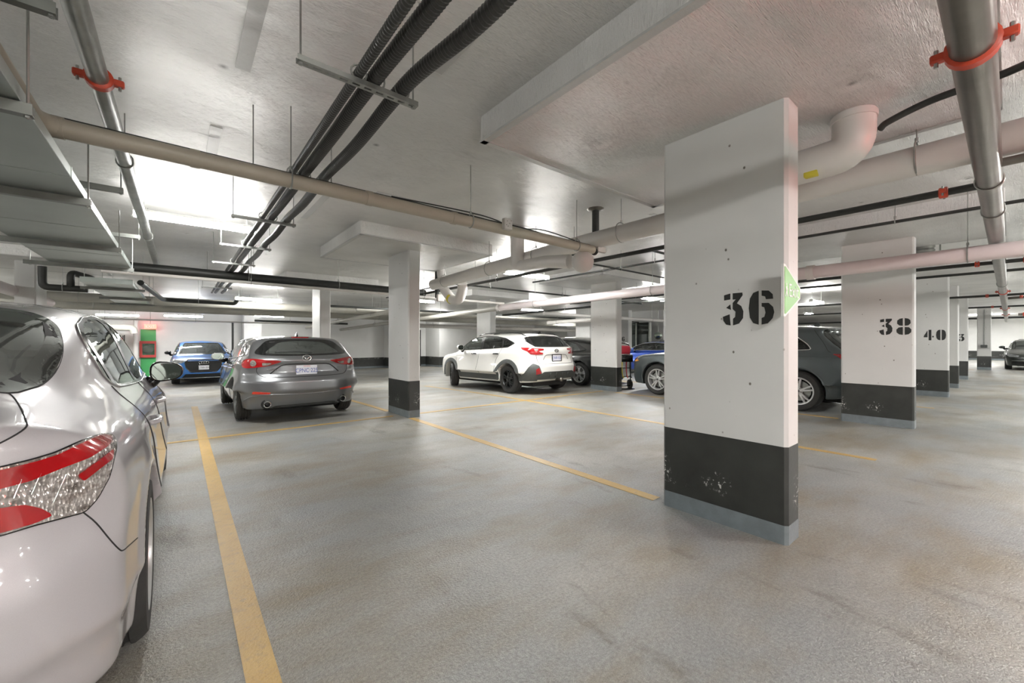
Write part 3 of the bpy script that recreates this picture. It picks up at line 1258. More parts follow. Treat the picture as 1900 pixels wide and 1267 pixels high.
def sedan_near():
    loc = (-1.025, 3.83, 0)
    sp = dict(name='sedan', label='silver white sedan close on the left, its right tail lamp towards us', cat='car',
              loc=loc, rz=R90, wb=2.82, rw=0.335, zbelt=0.93, tum=0.31, xmid=-0.3, cab=(-1.95, 1.25),
              xr=-2.52, xf=2.42, zt=1.51, zcab=0.6, rk=0.40, rn=3.0, fk=0.40, fn=3.6, kt=0.14, kb=0.13, kg=0.16, flare=0.012, crown=0.07, rcrown=0.05,
              rear=[(0.1, -2.30), (0.22, -2.40), (0.34, -2.46), (0.48, -2.49), (0.62, -2.49), (0.78, -2.44), (0.9, -2.43), (1.0, -2.44), (1.08, -2.45), (1.16, -2.41), (1.3, -2.3)],
              front=[(0.1, 2.1), (0.25, 2.32), (0.45, 2.38), (0.6, 2.36), (0.75, 2.2), (0.9, 1.9)],
              deck=[(-2.6, 1.09), (-2.4, 1.10), (-2.1, 1.10), (-1.7, 1.08), (-1.2, 1.03), (-0.5, 0.99), (0.6, 0.965), (1.2, 0.94), (1.7, 0.87), (2.15, 0.75), (2.45, 0.62)],
              roof=[(-2.8, 0.7), (-2.35, 0.99), (-2.05, 1.13), (-1.75, 1.25), (-1.4, 1.365), (-1.0, 1.45), (-0.5, 1.49), (0.0, 1.495), (0.35, 1.46), (0.7, 1.36), (1.1, 1.17), (1.5, 0.95), (2.0, 0.7)],
              plan=[(-2.6, 0.83), (-2.2, 0.885), (-1.8, 0.912), (-1.42, 0.92), (-0.6, 0.90), (0.4, 0.895), (1.3, 0.915), (1.9, 0.885), (2.4, 0.80)],
              sect=[(0.1, 0.94), (0.25, 0.97), (0.42, 0.985), (0.6, 0.995), (0.74, 1.0), (0.86, 0.985), (0.95, 0.955), (1.05, 0.90), (1.15, 0.84)],
              belt=[(-2.5, 0.63), (-1.8, 0.72), (-1.2, 0.79), (0.0, 0.815), (1.0, 0.80), (1.5, 0.74)],
              bottom=[(-2.5, 0.30), (-2.1, 0.24), (-1.5, 0.20), (1.5, 0.19), (2.4, 0.22)])
    c = Car(sp)
    outline = roundpoly([(1.12, 0.985), (0.80, 1.17), (0.42, 1.345), (0.10, 1.42), (-0.2, 1.43), (-0.70, 1.395), (-1.0, 1.345), (-1.12, 1.29), (-1.15, 1.22), (-1.06, 1.09), (-0.90, 1.035), (-0.5, 1.01), (0.1, 0.985)], 0.05)
    panes = [roundpoly([(0.98, 1.01), (0.76, 1.15), (0.39, 1.31), (0.08, 1.385), (-0.14, 1.395), (-0.08, 1.01), (0.4, 1.0)], 0.03),
             roundpoly([(-0.26, 1.40), (-0.56, 1.395), (-0.84, 1.36), (-1.03, 1.30), (-0.87, 1.05), (-0.7, 1.035), (-0.17, 1.015)], 0.03),
             roundpoly([(-1.075, 1.27), (-1.12, 1.225), (-1.045, 1.11), (-0.955, 1.065)], 0.015)]
    side_windows(c, outline, panes, M_GLASS, M_TRIM, 0.0045, M_CHROME)
    rw = [(-1.10, 0.0), (-1.10, 0.30), (-1.11, 0.50), (-1.17, 0.60), (-1.29, 0.642), (-1.45, 0.668), (-1.64, 0.67), (-1.82, 0.655), (-1.95, 0.60), (-1.99, 0.35), (-2.0, 0.0)]
    full = catclosed(rw + [(x, -y) for x, y in reversed(rw[1:-1])], 4)
    c.patch('rear_window_surround', full, 'T', M_DARK, 0.0005, 0.006, 0.07, holes=[offset_poly(full, -0.05)])
    c.patch('rear_window', offset_poly(full, -0.004), 'T', M_GLASSR, 0.003, 0.004, 0.08)
    c.cuts.append((offset_poly(full, -0.035), 'z'))
    c.zones.append((offset_poly(full, -0.01), 'z'))
    ws = [(0.30, 0), (0.32, 0.35), (0.42, 0.58), (0.75, 0.67), (1.12, 0.70), (1.36, 0.5), (1.42, 0)]
    full = catclosed(ws + [(x, -y) for x, y in reversed(ws[1:-1])], 4)
    c.patch('windscreen', full, 'T', M_GLASS, 0.002, 0.006, 0.09)
    c.cuts.append((offset_poly(full, -0.04), 'z'))
    c.zones.append((offset_poly(full, -0.012), 'z'))
    c.body(0.015, M_CAMRY)
    wheels(c, 1.645, 0.215, 0.225, M_RIMS, 10, 'single')
    underbody(c)
    cabin(c, 0.1, -0.95, 0.62)
    # lamps: traced where the right hand one is seen, copied to the left
    P = fan(loc)
    lamp = roundpoly([(-95, 890), (0, 867), (60, 852), (100, 840), (150, 818), (190, 805), (209, 808), (214, 828), (200, 885), (178, 925), (155, 950), (60, 975), (0, 993), (-95, 1010)], 10)
    c.patch('tail_lamp', lamp, P, M_LENSC, 0.006, 0.03, 9, mirror=True)
    c.patch('red_light_bar', roundpoly([(-93, 894), (0, 871), (60, 856), (100, 844), (150, 822), (186, 809), (203, 812), (200, 826), (160, 850), (110, 868), (50, 893), (0, 906), (-93, 928)], 8), P, M_LENSR, 0.010, 0.006, 9, mirror=True)
    c.patch('red_lower_lens', roundpoly([(-93, 958), (0, 942), (40, 937), (70, 944), (92, 957), (60, 971), (0, 988), (-93, 1006)], 8), P, M_LENSR, 0.010, 0.006, 9, mirror=True)
    c.patch('red_side_reflector', roundpoly([(140, 882), (205, 834), (203, 852), (150, 893)], 4), P, M_LENSR, 0.010, 0.006, 6, mirror=True)
    for xa, ya, xb, yb in ((20, 925, 34, 890), (52, 918, 70, 878), (92, 935, 118, 880)):
        c.gap('lens_rib', [(xa, ya), (xb, yb)], P, 0.0022, M_CHROME, True, 0.008)
    c.patch('bulb_reflector', catclosed([(95, 900), (112, 882), (132, 884), (146, 905), (140, 930), (120, 942), (100, 935)], 3), P, M_LENSC, 0.009, 0.006, 5, mirror=True)
    c.gap('lamp_edge', lamp, P, 0.0035, M_TRIM, True, 0.003, True)
    # boot lid shut line, bumper joint, doors, fuel flap
    c.gap('boot_gap', smooth_path([(-60, 716), (0, 728), (18, 731), (34, 750), (47, 778), (46, 795), (0, 822), (-60, 848)], 5), P, 0.0022, M_DARK, True)
    c.gap('bumper_gap', smooth_path([(155, 951), (178, 970), (203, 1000), (220, 1018), (228, 1021), (238, 1013), (255, 998)], 4), P, 0.0022, M_DARK, True)
    c.gap('door_gap', smooth_path([(-0.05, 1.0), (-0.03, 0.6), (-0.02, 0.28)], 5), 'L', 0.0035, M_DARK, True)
    c.gap('door_gap', smooth_path([(-1.02, 1.05), (-1.0, 0.85), (-0.93, 0.7), (-0.98, 0.5), (-1.02, 0.28)], 5), 'L', 0.0035, M_DARK, True)
    c.gap('door_gap', smooth_path([(1.02, 1.0), (1.05, 0.7), (0.98, 0.28)], 5), 'L', 0.0035, M_DARK, True)
    for xx in (-0.82, 0.18):
        for sg in (1, -1):
            p, n = c.at('L', xx, 0.83, 0.0)
            m = MB().tube(smooth_path([(xx - 0.11, sg * (p[1] + 0.0), 0.835), (xx - 0.07, sg * (p[1] + 0.035), 0.84), (xx + 0.07, sg * (p[1] + 0.035), 0.84), (xx + 0.11, sg * p[1], 0.835)], 4), 0.014, 8)
            m.build('door_handle', M_CAMRY, c.root, True)
    c.patch('sill_trim', roundpoly([(-1.0, 0.19), (0.95, 0.19), (0.95, 0.26), (-1.0, 0.26)], 0.02), 'L', M_PLAST, 0.006, 0.01, 0.06, mirror=True)
    c.patch('bumper_valance', roundpoly([(-0.75, 0.22), (0.75, 0.22), (0.62, 0.34), (-0.62, 0.34)], 0.04), 'B', M_PLAST, 0.006, 0.01, 0.06)
    hl = roundpoly([(0.32, 0.66), (0.60, 0.70), (0.80, 0.76), (0.84, 0.72), (0.74, 0.62), (0.5, 0.6), (0.3, 0.62)], 0.03)
    c.patch('headlamp', hl, 'F', M_LENSH, 0.006, 0.02, 0.05, mirror=True)
    c.patch('grille', roundpoly([(-0.62, 0.26), (0.62, 0.26), (0.5, 0.55), (-0.5, 0.55)], 0.05), 'F', M_TRIM, 0.005, 0.01, 0.07)
    mirror_unit(c, 0.66, 1.02, 0.945, (M_TRIM, M_TRIM), M_MIRR, (0.13, 0.22, 0.165), (0.72, 0.83, 0.96))
    return c


def roof_rail(c, x0, x1, y, zt, mat):
    for sg in (1, -1):
        xs_ = np.linspace(x0, x1, 14)
        O = np.stack([xs_, np.full(14, y), np.full(14, 2.4)], 1)
        H = c.march(O, np.tile([0, 0, -1.0], (14, 1)))
        t = np.linspace(0, 1, 14)
        lift = 0.045 * np.clip(np.minimum(t, 1 - t) * 10, 0, 1)
        H[:, 2] += lift
        H[:, 1] *= sg
        m = MB().tube(H, 0.014, 8)
        m.build('roof_rail', mat, c.root, True)


def hatch_grey():
    sp = dict(name='hatchback', label='grey hatchback parked nose in, seen from behind, plate CPNC 225', cat='car',
              loc=(1.585, 9.30, -0.03), rz=R90, wb=2.70, rw=0.325, zbelt=0.95, tum=0.36, xmid=-0.3, cab=(-1.9, 1.2),
              xr=-2.27, xf=2.2, zt=1.42, zcab=0.6, rk=0.36, rn=3.2, fk=0.36, fn=4, kt=0.10, kb=0.07, kg=0.13, flare=0.003, rcrown=0.05, k=0.06,
              rear=[(0.1, -2.02), (0.24, -2.15), (0.34, -2.20), (0.50, -2.24), (0.62, -2.24), (0.70, -2.20), (0.78, -2.16), (0.88, -2.16), (0.96, -2.18), (1.02, -2.14), (1.10, -2.02), (1.25, -1.83), (1.33, -1.74), (1.36, -1.82), (1.42, -1.80)],
              front=[(0.1, 1.95), (0.25, 2.12), (0.45, 2.16), (0.6, 2.12), (0.75, 1.95), (0.9, 1.6)],
              deck=[(-2.3, 1.03), (-1.6, 1.04), (-0.5, 0.985), (0.8, 0.94), (1.2, 0.91), (1.7, 0.82), (2.15, 0.66)],
              roof=[(-2.4, 1.25), (-1.8, 1.335), (-1.2, 1.375), (-0.4, 1.395), (0.2, 1.375), (0.6, 1.28), (1.0, 1.1), (1.35, 0.93), (1.8, 0.72)],
              plan=[(-2.3, 0.77), (-1.9, 0.84), (-1.35, 0.89), (-0.4, 0.875), (0.6, 0.88), (1.35, 0.895), (1.8, 0.86), (2.2, 0.78)],
              sect=[(0.1, 0.88), (0.25, 0.95), (0.42, 0.98), (0.6, 1.0), (0.8, 1.0), (0.9, 0.985), (1.0, 0.94), (1.1, 0.86)],
              belt=[(-2.3, 0.74), (-1.6, 0.80), (-0.8, 0.83), (0.6, 0.82), (1.4, 0.74)],
              bottom=[(-2.3, 0.26), (-1.9, 0.21), (1.5, 0.18), (2.2, 0.22)])
    c = Car(sp)
    pitch(c, 0.020)
    outline = roundpoly([(1.12, 0.97), (0.74, 1.18), (0.36, 1.29), (-0.1, 1.33), (-0.6, 1.32), (-1.1, 1.27), (-1.42, 1.17), (-1.52, 1.07), (-1.30, 1.03), (-0.4, 0.99)], 0.05)
    panes = [roundpoly([(0.98, 0.99), (0.70, 1.16), (0.34, 1.262), (-0.05, 1.30), (-0.08, 1.0), (0.4, 0.985)], 0.03),
             roundpoly([(-0.15, 1.30), (-0.6, 1.292), (-0.98, 1.25), (-1.02, 1.04), (-0.5, 1.01), (-0.16, 1.0)], 0.03),
             roundpoly([(-1.08, 1.235), (-1.38, 1.15), (-1.46, 1.08), (-1.09, 1.045)], 0.02)]
    side_windows(c, outline, panes, M_GLASS, M_TRIM, 0.009, M_CHROME)
    o = sym(smooth_path([(0.0, 1.305), (0.34, 1.298), (0.50, 1.27), (0.60, 1.18), (0.67, 1.10), (0.64, 1.06), (0.40, 1.035), (0.0, 1.03)], 4).tolist())
    p = sym(smooth_path([(0.0, 1.275), (0.28, 1.258), (0.42, 1.19), (0.53, 1.10), (0.51, 1.075), (0.3, 1.06), (0.0, 1.055)], 4).tolist())
    end_window(c, 'rear_window', o, p, 'B', M_GLASSR, 'x-')
    ws = [(0.30, 0), (0.32, 0.30), (0.40, 0.56), (0.75, 0.66), (1.10, 0.70), (1.28, 0.5), (1.34, 0)]
    full = catclosed(ws + [(x, -y) for x, y in reversed(ws[1:-1])], 4)
    c.patch('windscreen', full, 'T', M_GLASS, 0.002, 0.006, 0.09)
    c.cuts.append((offset_poly(full, -0.04), 'z'))
    c.zones.append((offset_poly(full, -0.012), 'z'))
    c.body(0.016, M_MAZDA)
    wheels(c, 1.56, 0.205, 0.215, M_RIMG, 5, 'split', M_TYREW)
    underbody(c)
    cabin(c, 0.05, -0.95, 0.60)
    P = corner(162)
    lampo = roundpoly([(0.36, 0.955), (0.60, 0.985), (0.82, 1.0), (0.97, 0.985), (0.99, 0.93), (0.95, 0.865), (0.78, 0.86), (0.60, 0.87), (0.46, 0.905)], 0.03)
    lf = catclosed([(0.33, 0.952), (0.50, 0.968), (0.66, 0.985), (0.80, 0.992), (0.90, 0.965), (0.91, 0.90), (0.86, 0.855), (0.70, 0.86), (0.56, 0.875), (0.42, 0.915)], 3)
    c.patch('tail_lamp', lf, P, M_LENSR, 0.010, 0.025, 0.03, mirror=True)
    c.patch('reversing_lens', roundpoly([(0.46, 0.925), (0.60, 0.935), (0.60, 0.885), (0.53, 0.89)], 0.015), P, M_LENSC, 0.014, 0.006, 0.03, mirror=True)
    a = np.linspace(0, 2 * math.pi, 16, endpoint=False)
    c.patch('round_lamp_lens', [(0.73 + 0.045 * math.cos(t), 0.925 + 0.045 * math.sin(t)) for t in a], P, M_LENSC, 0.015, 0.006, 0.03, mirror=True)
    c.gap('tailgate_gap', smooth_path([(0.66, 0.86), (0.67, 0.80), (0.62, 0.735), (0.50, 0.71), (0.0, 0.70), (-0.50, 0.71), (-0.62, 0.735), (-0.67, 0.80), (-0.66, 0.86)], 4), 'B', 0.005)
    c.gap('plate_recess_lip', smooth_path([(0.50, 0.76), (0.40, 0.85), (0.30, 0.895), (0.0, 0.90), (-0.30, 0.895), (-0.40, 0.85), (-0.50, 0.76)], 4), 'B', 0.009)
    c.gap('tailgate_crease', [(0.52, 0.935), (0.0, 0.93), (-0.52, 0.935)], 'B', 0.004, M_MAZDA)
    c.gap('bumper_crease', smooth_path([(0.84, 0.33), (0.74, 0.42), (0.55, 0.445), (0.0, 0.43), (-0.55, 0.445), (-0.74, 0.42), (-0.84, 0.33)], 4), 'B', 0.010, M_MAZDA, off=0.002)
    c.patch('lower_reflector', roundpoly([(0.50, 0.475), (0.72, 0.50), (0.73, 0.465), (0.52, 0.455)], 0.01), 'B', M_LENSR2, 0.008, 0.015, 0.04, mirror=True)
    c.patch('bumper_valance', roundpoly([(-0.50, 0.20), (0.50, 0.20), (0.44, 0.27), (-0.44, 0.27)], 0.03), 'B', M_PLAST, 0.006, 0.01, 0.06)
    for sg in (1, -1):
        e = MB().lathe([(0.048, -2.20), (0.050, -2.205), (0.040, -2.20), (0.036, -2.05)], 'x', 22, (0, sg * 0.55, 0.30))
        e = e.build('exhaust_tip', M_CHROME, c.root, True, 40)
        MB().lathe([(0.0, -2.10), (0.041, -2.10), (0.041, -1.8), (0.0, -1.8)], 'x', 16, (0, sg * 0.55, 0.30)).build('exhaust_bore', M_DARK, e, True, 40)
        p_, n_ = c.at('B', sg * 0.55, 0.30)
        MB().tube([(p_[0] - 0.004 + 0 * t, sg * 0.55 + 0.062 * math.cos(t), 0.30 + 0.062 * math.sin(t)) for t in np.linspace(0, 2 * math.pi, 22)], 0.012, 6, False).build('exhaust_surround', M_DARK, c.root, True)
    plate(c, 'B', 0.0, 0.80, 0.305, 0.152, 'CPNC\u00b7225', M_PLATEB, sub='ONTARIO', off=0.018)
    em, n = c.at('B', 0.0, 0.985, 0.008)
    m = MB()
    ring(m, em, (0, 1, 0), (-n[2], 0, n[0] * -1) if False else (0.0, 0, 1), 0.062, 0.048, 0.006)
    m.tube(smooth_path([em + [0, 0.058, 0.012], em + [0, 0.03, 0.008], em + [0, 0.0, -0.018], em + [0, -0.03, 0.008], em + [0, -0.058, 0.012]], 5), 0.006, 6)
    m.build('badge', M_CHROME, c.root, True)
    for yy, s_, w_ in ((0.47, 'mazda3', 0.05), (-0.52, 'SPORT', 0.028)):
        p_, n_ = c.at('B', yy, 0.83, 0.016)
        text('badge_lettering', s_, w_, M_CHROME, c.root, frame(p_, (0, -1, 0), (0, 0, 1)), 0.002)
    c.gap('high_brake_light', [(0.13, 1.335), (-0.13, 1.335)], 'B', 0.010, M_LENSR, off=0.004)
    c.gap('rear_wiper', smooth_path([(-0.10, 1.075), (0.10, 1.09), (0.42, 1.085)], 4), 'B', 0.009, M_PLAST, off=0.016)
    f_, n_ = c.at('T', -1.35, -0.02)
    MB().add([f_ + [0.09, 0.014, 0], f_ + [0.09, -0.014, 0], f_ + [-0.06, -0.014, 0], f_ + [-0.06, 0.014, 0], f_ + [-0.04, 0.003, 0.07], f_ + [-0.04, -0.003, 0.07]], [(0, 1, 5, 4), (1, 2, 5), (2, 3, 4, 5), (3, 0, 4), (0, 3, 2, 1)]).build('antenna_fin', M_TRIM, c.root)
    for pth in ([(-0.08, 0.99), (-0.06, 0.6), (-0.05, 0.24)], [(-1.05, 1.03), (-1.0, 0.8), (-0.93, 0.66), (-0.98, 0.45), (-1.02, 0.24)], [(1.02, 0.97), (1.04, 0.7), (0.96, 0.24)]):
        c.gap('door_gap', smooth_path(pth, 5), 'L', 0.004, M_DARK, True)
    for xx in (-0.86, 0.16):
        for sg in (1, -1):
            p, n = c.at('L', xx, 0.86, 0.0)
            MB().tube(smooth_path([(xx - 0.10, sg * (p[1]), 0.86), (xx - 0.06, sg * (p[1] + 0.035), 0.865), (xx + 0.07, sg * (p[1] + 0.035), 0.865), (xx + 0.10, sg * p[1], 0.86)], 4), 0.014, 8).build('door_handle', M_MAZDA, c.root, True)
    c.patch('headlamp', roundpoly([(0.42, 0.66), (0.70, 0.70), (0.80, 0.66), (0.6, 0.6), (0.42, 0.6)], 0.03), 'F', M_LENSH, 0.006, 0.02, 0.05, mirror=True)
    c.patch('grille', roundpoly([(-0.45, 0.34), (0.45, 0.34), (0.5, 0.62), (-0.5, 0.62)], 0.05), 'F', M_TRIM, 0.005, 0.01, 0.07)
    mirror_unit(c, 0.62, 1.02, 0.99, (M_MAZDA, M_TRIM), M_MIRR, (0.12, 0.22, 0.14), (0.70, 0.84, 0.96))
    return c


def cladding(c, rin, rout, zlow, mat, thick=0.014):
    """plastic arch rings and a sill band"""
    sp = c.sp
    for cx in (-sp['wb'] / 2, sp['wb'] / 2):
        a0 = math.asin(max(-0.9, (zlow - sp['rw']) / rout))
        a = np.linspace(a0, math.pi - a0, 17)
        outer = [(cx + rout * math.cos(t) * 1.0, sp['rw'] + rout * math.sin(t)) for t in a]
        a = np.linspace(math.pi - math.asin(max(-0.9, (zlow - sp['rw']) / rin)), math.asin(max(-0.9, (zlow - sp['rw']) / rin)), 17)
        inner = [(cx + rin * math.cos(t), sp['rw'] + rin * math.sin(t)) for t in a]
        c.patch('wheel_arch_trim', outer + inner, 'L', mat, thick, 0.03, 0.045, mirror=True)
    x0, x1 = -sp['wb'] / 2 + rin * 0.93, sp['wb'] / 2 - rin * 0.93
    c.patch('sill_trim', roundpoly([(x0, zlow - 0.02), (x1, zlow - 0.02), (x1, zlow + 0.12), (x0, zlow + 0.12)], 0.02), 'L', mat, thick * 0.8, 0.02, 0.06, mirror=True)


def crossover_white():
    sp = dict(name='crossover', label='white crossover with dark grey wheel arches and roof rails, seen from its left rear', cat='car',
              loc=(7.13, 9.12, -0.02), rz=R90, wb=2.67, rw=0.345, zbelt=1.0, tum=0.33, xmid=-0.3, cab=(-1.95, 1.25),
              xr=-2.25, xf=2.27, zt=1.56, zcab=0.65, rk=0.30, rn=3.8, fk=0.36, fn=4.2, kt=0.10, kb=0.07, kg=0.12, flare=0.015, rcrown=0.05, k=0.06,
              rear=[(0.1, -1.95), (0.28, -2.08), (0.40, -2.17), (0.55, -2.21), (0.66, -2.21), (0.74, -2.15), (0.85, -2.11), (1.0, -2.12), (1.10, -2.09), (1.2, -1.97), (1.35, -1.78), (1.42, -1.70), (1.45, -1.80), (1.52, -1.80)],
              front=[(0.1, 2.0), (0.3, 2.18), (0.5, 2.25), (0.75, 2.22), (0.9, 2.12), (1.0, 1.9)],
              deck=[(-2.3, 1.12), (-1.6, 1.12), (-0.5, 1.06), (0.8, 1.02), (1.2, 1.01), (1.7, 0.96), (2.2, 0.80)],
              roof=[(-2.4, 1.35), (-1.8, 1.435), (-1.2, 1.48), (-0.4, 1.50), (0.2, 1.49), (0.55, 1.42), (0.95, 1.23), (1.35, 1.02), (1.8, 0.82)],
              plan=[(-2.3, 0.83), (-1.9, 0.87), (-1.33, 0.885), (-0.4, 0.87), (0.6, 0.875), (1.33, 0.885), (1.8, 0.86), (2.2, 0.78)],
              sect=[(0.1, 0.90), (0.3, 0.96), (0.5, 0.985), (0.65, 1.0), (0.85, 1.0), (0.98, 0.985), (1.08, 0.95), (1.18, 0.88)],
              belt=[(-2.3, 0.72), (-1.6, 0.79), (-0.8, 0.82), (0.6, 0.82), (1.4, 0.76)],
              bottom=[(-2.3, 0.36), (-1.9, 0.28), (1.5, 0.25), (2.2, 0.30)])
    c = Car(sp)
    pitch(c, 0.016)
    outline = roundpoly([(1.16, 1.05), (0.74, 1.30), (0.40, 1.40), (-0.1, 1.435), (-0.6, 1.42), (-1.05, 1.36), (-1.40, 1.24), (-1.43, 1.22), (-1.20, 1.12), (-0.4, 1.085)], 0.04)
    panes = [roundpoly([(1.0, 1.075), (0.70, 1.26), (0.36, 1.37), (-0.02, 1.40), (-0.06, 1.10), (0.4, 1.085)], 0.03),
             roundpoly([(-0.14, 1.405), (-0.55, 1.39), (-0.92, 1.345), (-0.96, 1.13), (-0.5, 1.115), (-0.15, 1.105)], 0.03),
             roundpoly([(-1.02, 1.32), (-1.32, 1.225), (-1.14, 1.145), (-1.03, 1.14)], 0.02)]
    side_windows(c, outline, panes, [M_GLASS, M_GLASSD, M_GLASSD], M_TRIM)
    o = sym(smooth_path([(0.0, 1.405), (0.42, 1.39), (0.62, 1.36), (0.68, 1.28), (0.60, 1.15), (0.52, 1.125), (0.0, 1.12)], 4).tolist())
    p = sym(smooth_path([(0.0, 1.37), (0.40, 1.355), (0.52, 1.31), (0.50, 1.20), (0.44, 1.16), (0.0, 1.155)], 4).tolist())
    end_window(c, 'rear_window', o, p, 'B', M_GLASSD, 'x-')
    ws = [(0.36, 0), (0.38, 0.30), (0.46, 0.56), (0.80, 0.66), (1.16, 0.70), (1.34, 0.5), (1.40, 0)]
    full = catclosed(ws + [(x, -y) for x, y in reversed(ws[1:-1])], 4)
    c.patch('windscreen', full, 'T', M_GLASS, 0.002, 0.006, 0.09)
    c.cuts.append((offset_poly(full, -0.04), 'z'))
    c.zones.append((offset_poly(full, -0.012), 'z'))
    c.body(0.018, M_SUBA)
    wheels(c, 1.56, 0.225, 0.225, M_RIMB, 5, 'split', M_TYRE, steer=-0.45)
    underbody(c)
    cabin(c, 0.10, -0.95, 0.72)
    cladding(c, 0.40, 0.49, 0.32, M_PLAST)
    P = corner(158)
    lamp = roundpoly([(0.92, 1.115), (0.40, 1.08), (0.40, 1.05), (0.56, 1.03), (0.50, 1.0), (0.42, 0.985), (0.44, 0.955), (0.58, 0.945), (0.76, 0.955), (0.84, 1.02), (0.93, 1.06)], 0.012)
    c.patch('tail_lamp', lamp, P, M_LENSR, 0.012, 0.03, 0.03, mirror=True)
    c.patch('reversing_lens', roundpoly([(0.56, 1.07), (0.66, 1.075), (0.66, 1.035), (0.58, 1.03)], 0.01), P, M_LENSC, 0.016, 0.006, 0.03, mirror=True)
    c.patch('bumper_corner_trim', roundpoly([(0.60, 0.44), (0.50, 0.50), (0.57, 0.68), (0.72, 0.74), (0.84, 0.66), (0.98, 0.46), (0.98, 0.33), (0.60, 0.33)], 0.02), P, M_PLAST, 0.014, 0.03, 0.05, mirror=True)
    c.patch('lower_reflector', roundpoly([(0.52, 0.51), (0.585, 0.64), (0.66, 0.60), (0.66, 0.48)], 0.012), P, M_LENSR, 0.020, 0.008, 0.04, mirror=True)
    c.patch('bumper_valance', roundpoly([(-0.70, 0.36), (0.70, 0.36), (0.48, 0.54), (-0.48, 0.54)], 0.03), 'B', M_PLAST, 0.014, 0.03, 0.06)
    for yy in (-0.3, -0.1, 0.1, 0.3):
        c.gap('valance_rib', [(yy, 0.40), (yy, 0.51)], 'B', 0.012, M_PLAST, off=0.016)
    c.gap('tailgate_gap', smooth_path([(0.64, 1.10), (0.60, 0.9), (0.56, 0.745), (0.48, 0.725), (0.0, 0.72), (-0.48, 0.725), (-0.56, 0.745), (-0.60, 0.9), (-0.64, 1.10)], 4), 'B', 0.005)
    c.gap('plate_recess_lip', smooth_path([(0.42, 0.82), (0.33, 0.93), (0.0, 0.935), (-0.33, 0.93), (-0.42, 0.82)], 4), 'B', 0.006, M_PLAST)
    plate(c, 'B', 0.0, 0.86, 0.30, 0.15, 'CRN 410', M_PLATEB, framecol=M_TRIM, off=0.02) if False else plate(c, 'B', 0.0, 0.86, 0.30, 0.15, 'CWR\u00b7153', M_PLATEB, framecol=M_TRIM, off=0.02)
    em, n = c.at('B', 0.0, 1.03, 0.010)
    m = MB()
    ring(m, em, (0, 1, 0), (0, 0, 1), 0.06, 0.035, 0.006)
    m.lathe([(0.0, 0.0), (0.012, 0.004), (0.012, 0.012), (0.0, 0.012)], 'x', 8, em + [-0.01, 0.02, 0.006])
    m.lathe([(0.0, 0.0), (0.008, 0.004), (0.008, 0.012), (0.0, 0.012)], 'x', 8, em + [-0.01, -0.02, -0.006])
    m.build('badge', M_TRIM, c.root, True)
    hb = MB().lathe([(0.0, -2.33), (0.045, -2.32), (0.05, -2.28), (0.03, -2.24), (0.03, -2.1)], 'x', 14, (0, 0.0, 0.34))
    hb.build('tow_ball', M_STEELD, c.root, True)
    roof_rail(c, -1.65, 0.35, 0.56, 1.5, M_TRIM)
    f_, n_ = c.at('T', -1.50, -0.02)
    MB().add([f_ + [0.09, 0.014, 0], f_ + [0.09, -0.014, 0], f_ + [-0.06, -0.014, 0], f_ + [-0.06, 0.014, 0], f_ + [-0.04, 0.003, 0.07], f_ + [-0.04, -0.003, 0.07]], [(0, 1, 5, 4), (1, 2, 5), (2, 3, 4, 5), (3, 0, 4), (0, 3, 2, 1)]).build('antenna_fin', M_TRIM, c.root)
    for pth in ([(-0.08, 1.09), (-0.06, 0.7), (-0.05, 0.42)], [(-0.99, 1.12), (-0.97, 0.95), (-0.86, 0.78), (-0.86, 0.42)], [(1.02, 1.06), (1.04, 0.8), (0.90, 0.42)]):
        c.gap('door_gap', smooth_path(pth, 5), 'L', 0.004, M_DARK, True)
    for xx in (-0.84, 0.16):
        for sg in (1, -1):
            p, n = c.at('L', xx, 0.96, 0.0)
            MB().tube(smooth_path([(xx - 0.10, sg * (p[1]), 0.96), (xx - 0.06, sg * (p[1] + 0.035), 0.965), (xx + 0.07, sg * (p[1] + 0.035), 0.965), (xx + 0.10, sg * p[1], 0.96)], 4), 0.017, 8).build('door_handle', M_TRIM, c.root, True)
    c.patch('headlamp', roundpoly([(0.46, 0.84), (0.80, 0.88), (0.86, 0.80), (0.6, 0.76), (0.46, 0.77)], 0.03), 'F', M_LENSH, 0.006, 0.02, 0.05, mirror=True)
    c.patch('grille', roundpoly([(-0.42, 0.6), (0.42, 0.6), (0.45, 0.84), (-0.45, 0.84)], 0.05), 'F', M_TRIM, 0.005, 0.01, 0.07)
    mirror_unit(c, 0.68, 1.13, 0.985, (M_SUBA, M_TRIM), M_MIRR, (0.12, 0.20, 0.16), (0.74, 0.84, 1.05))
    return c


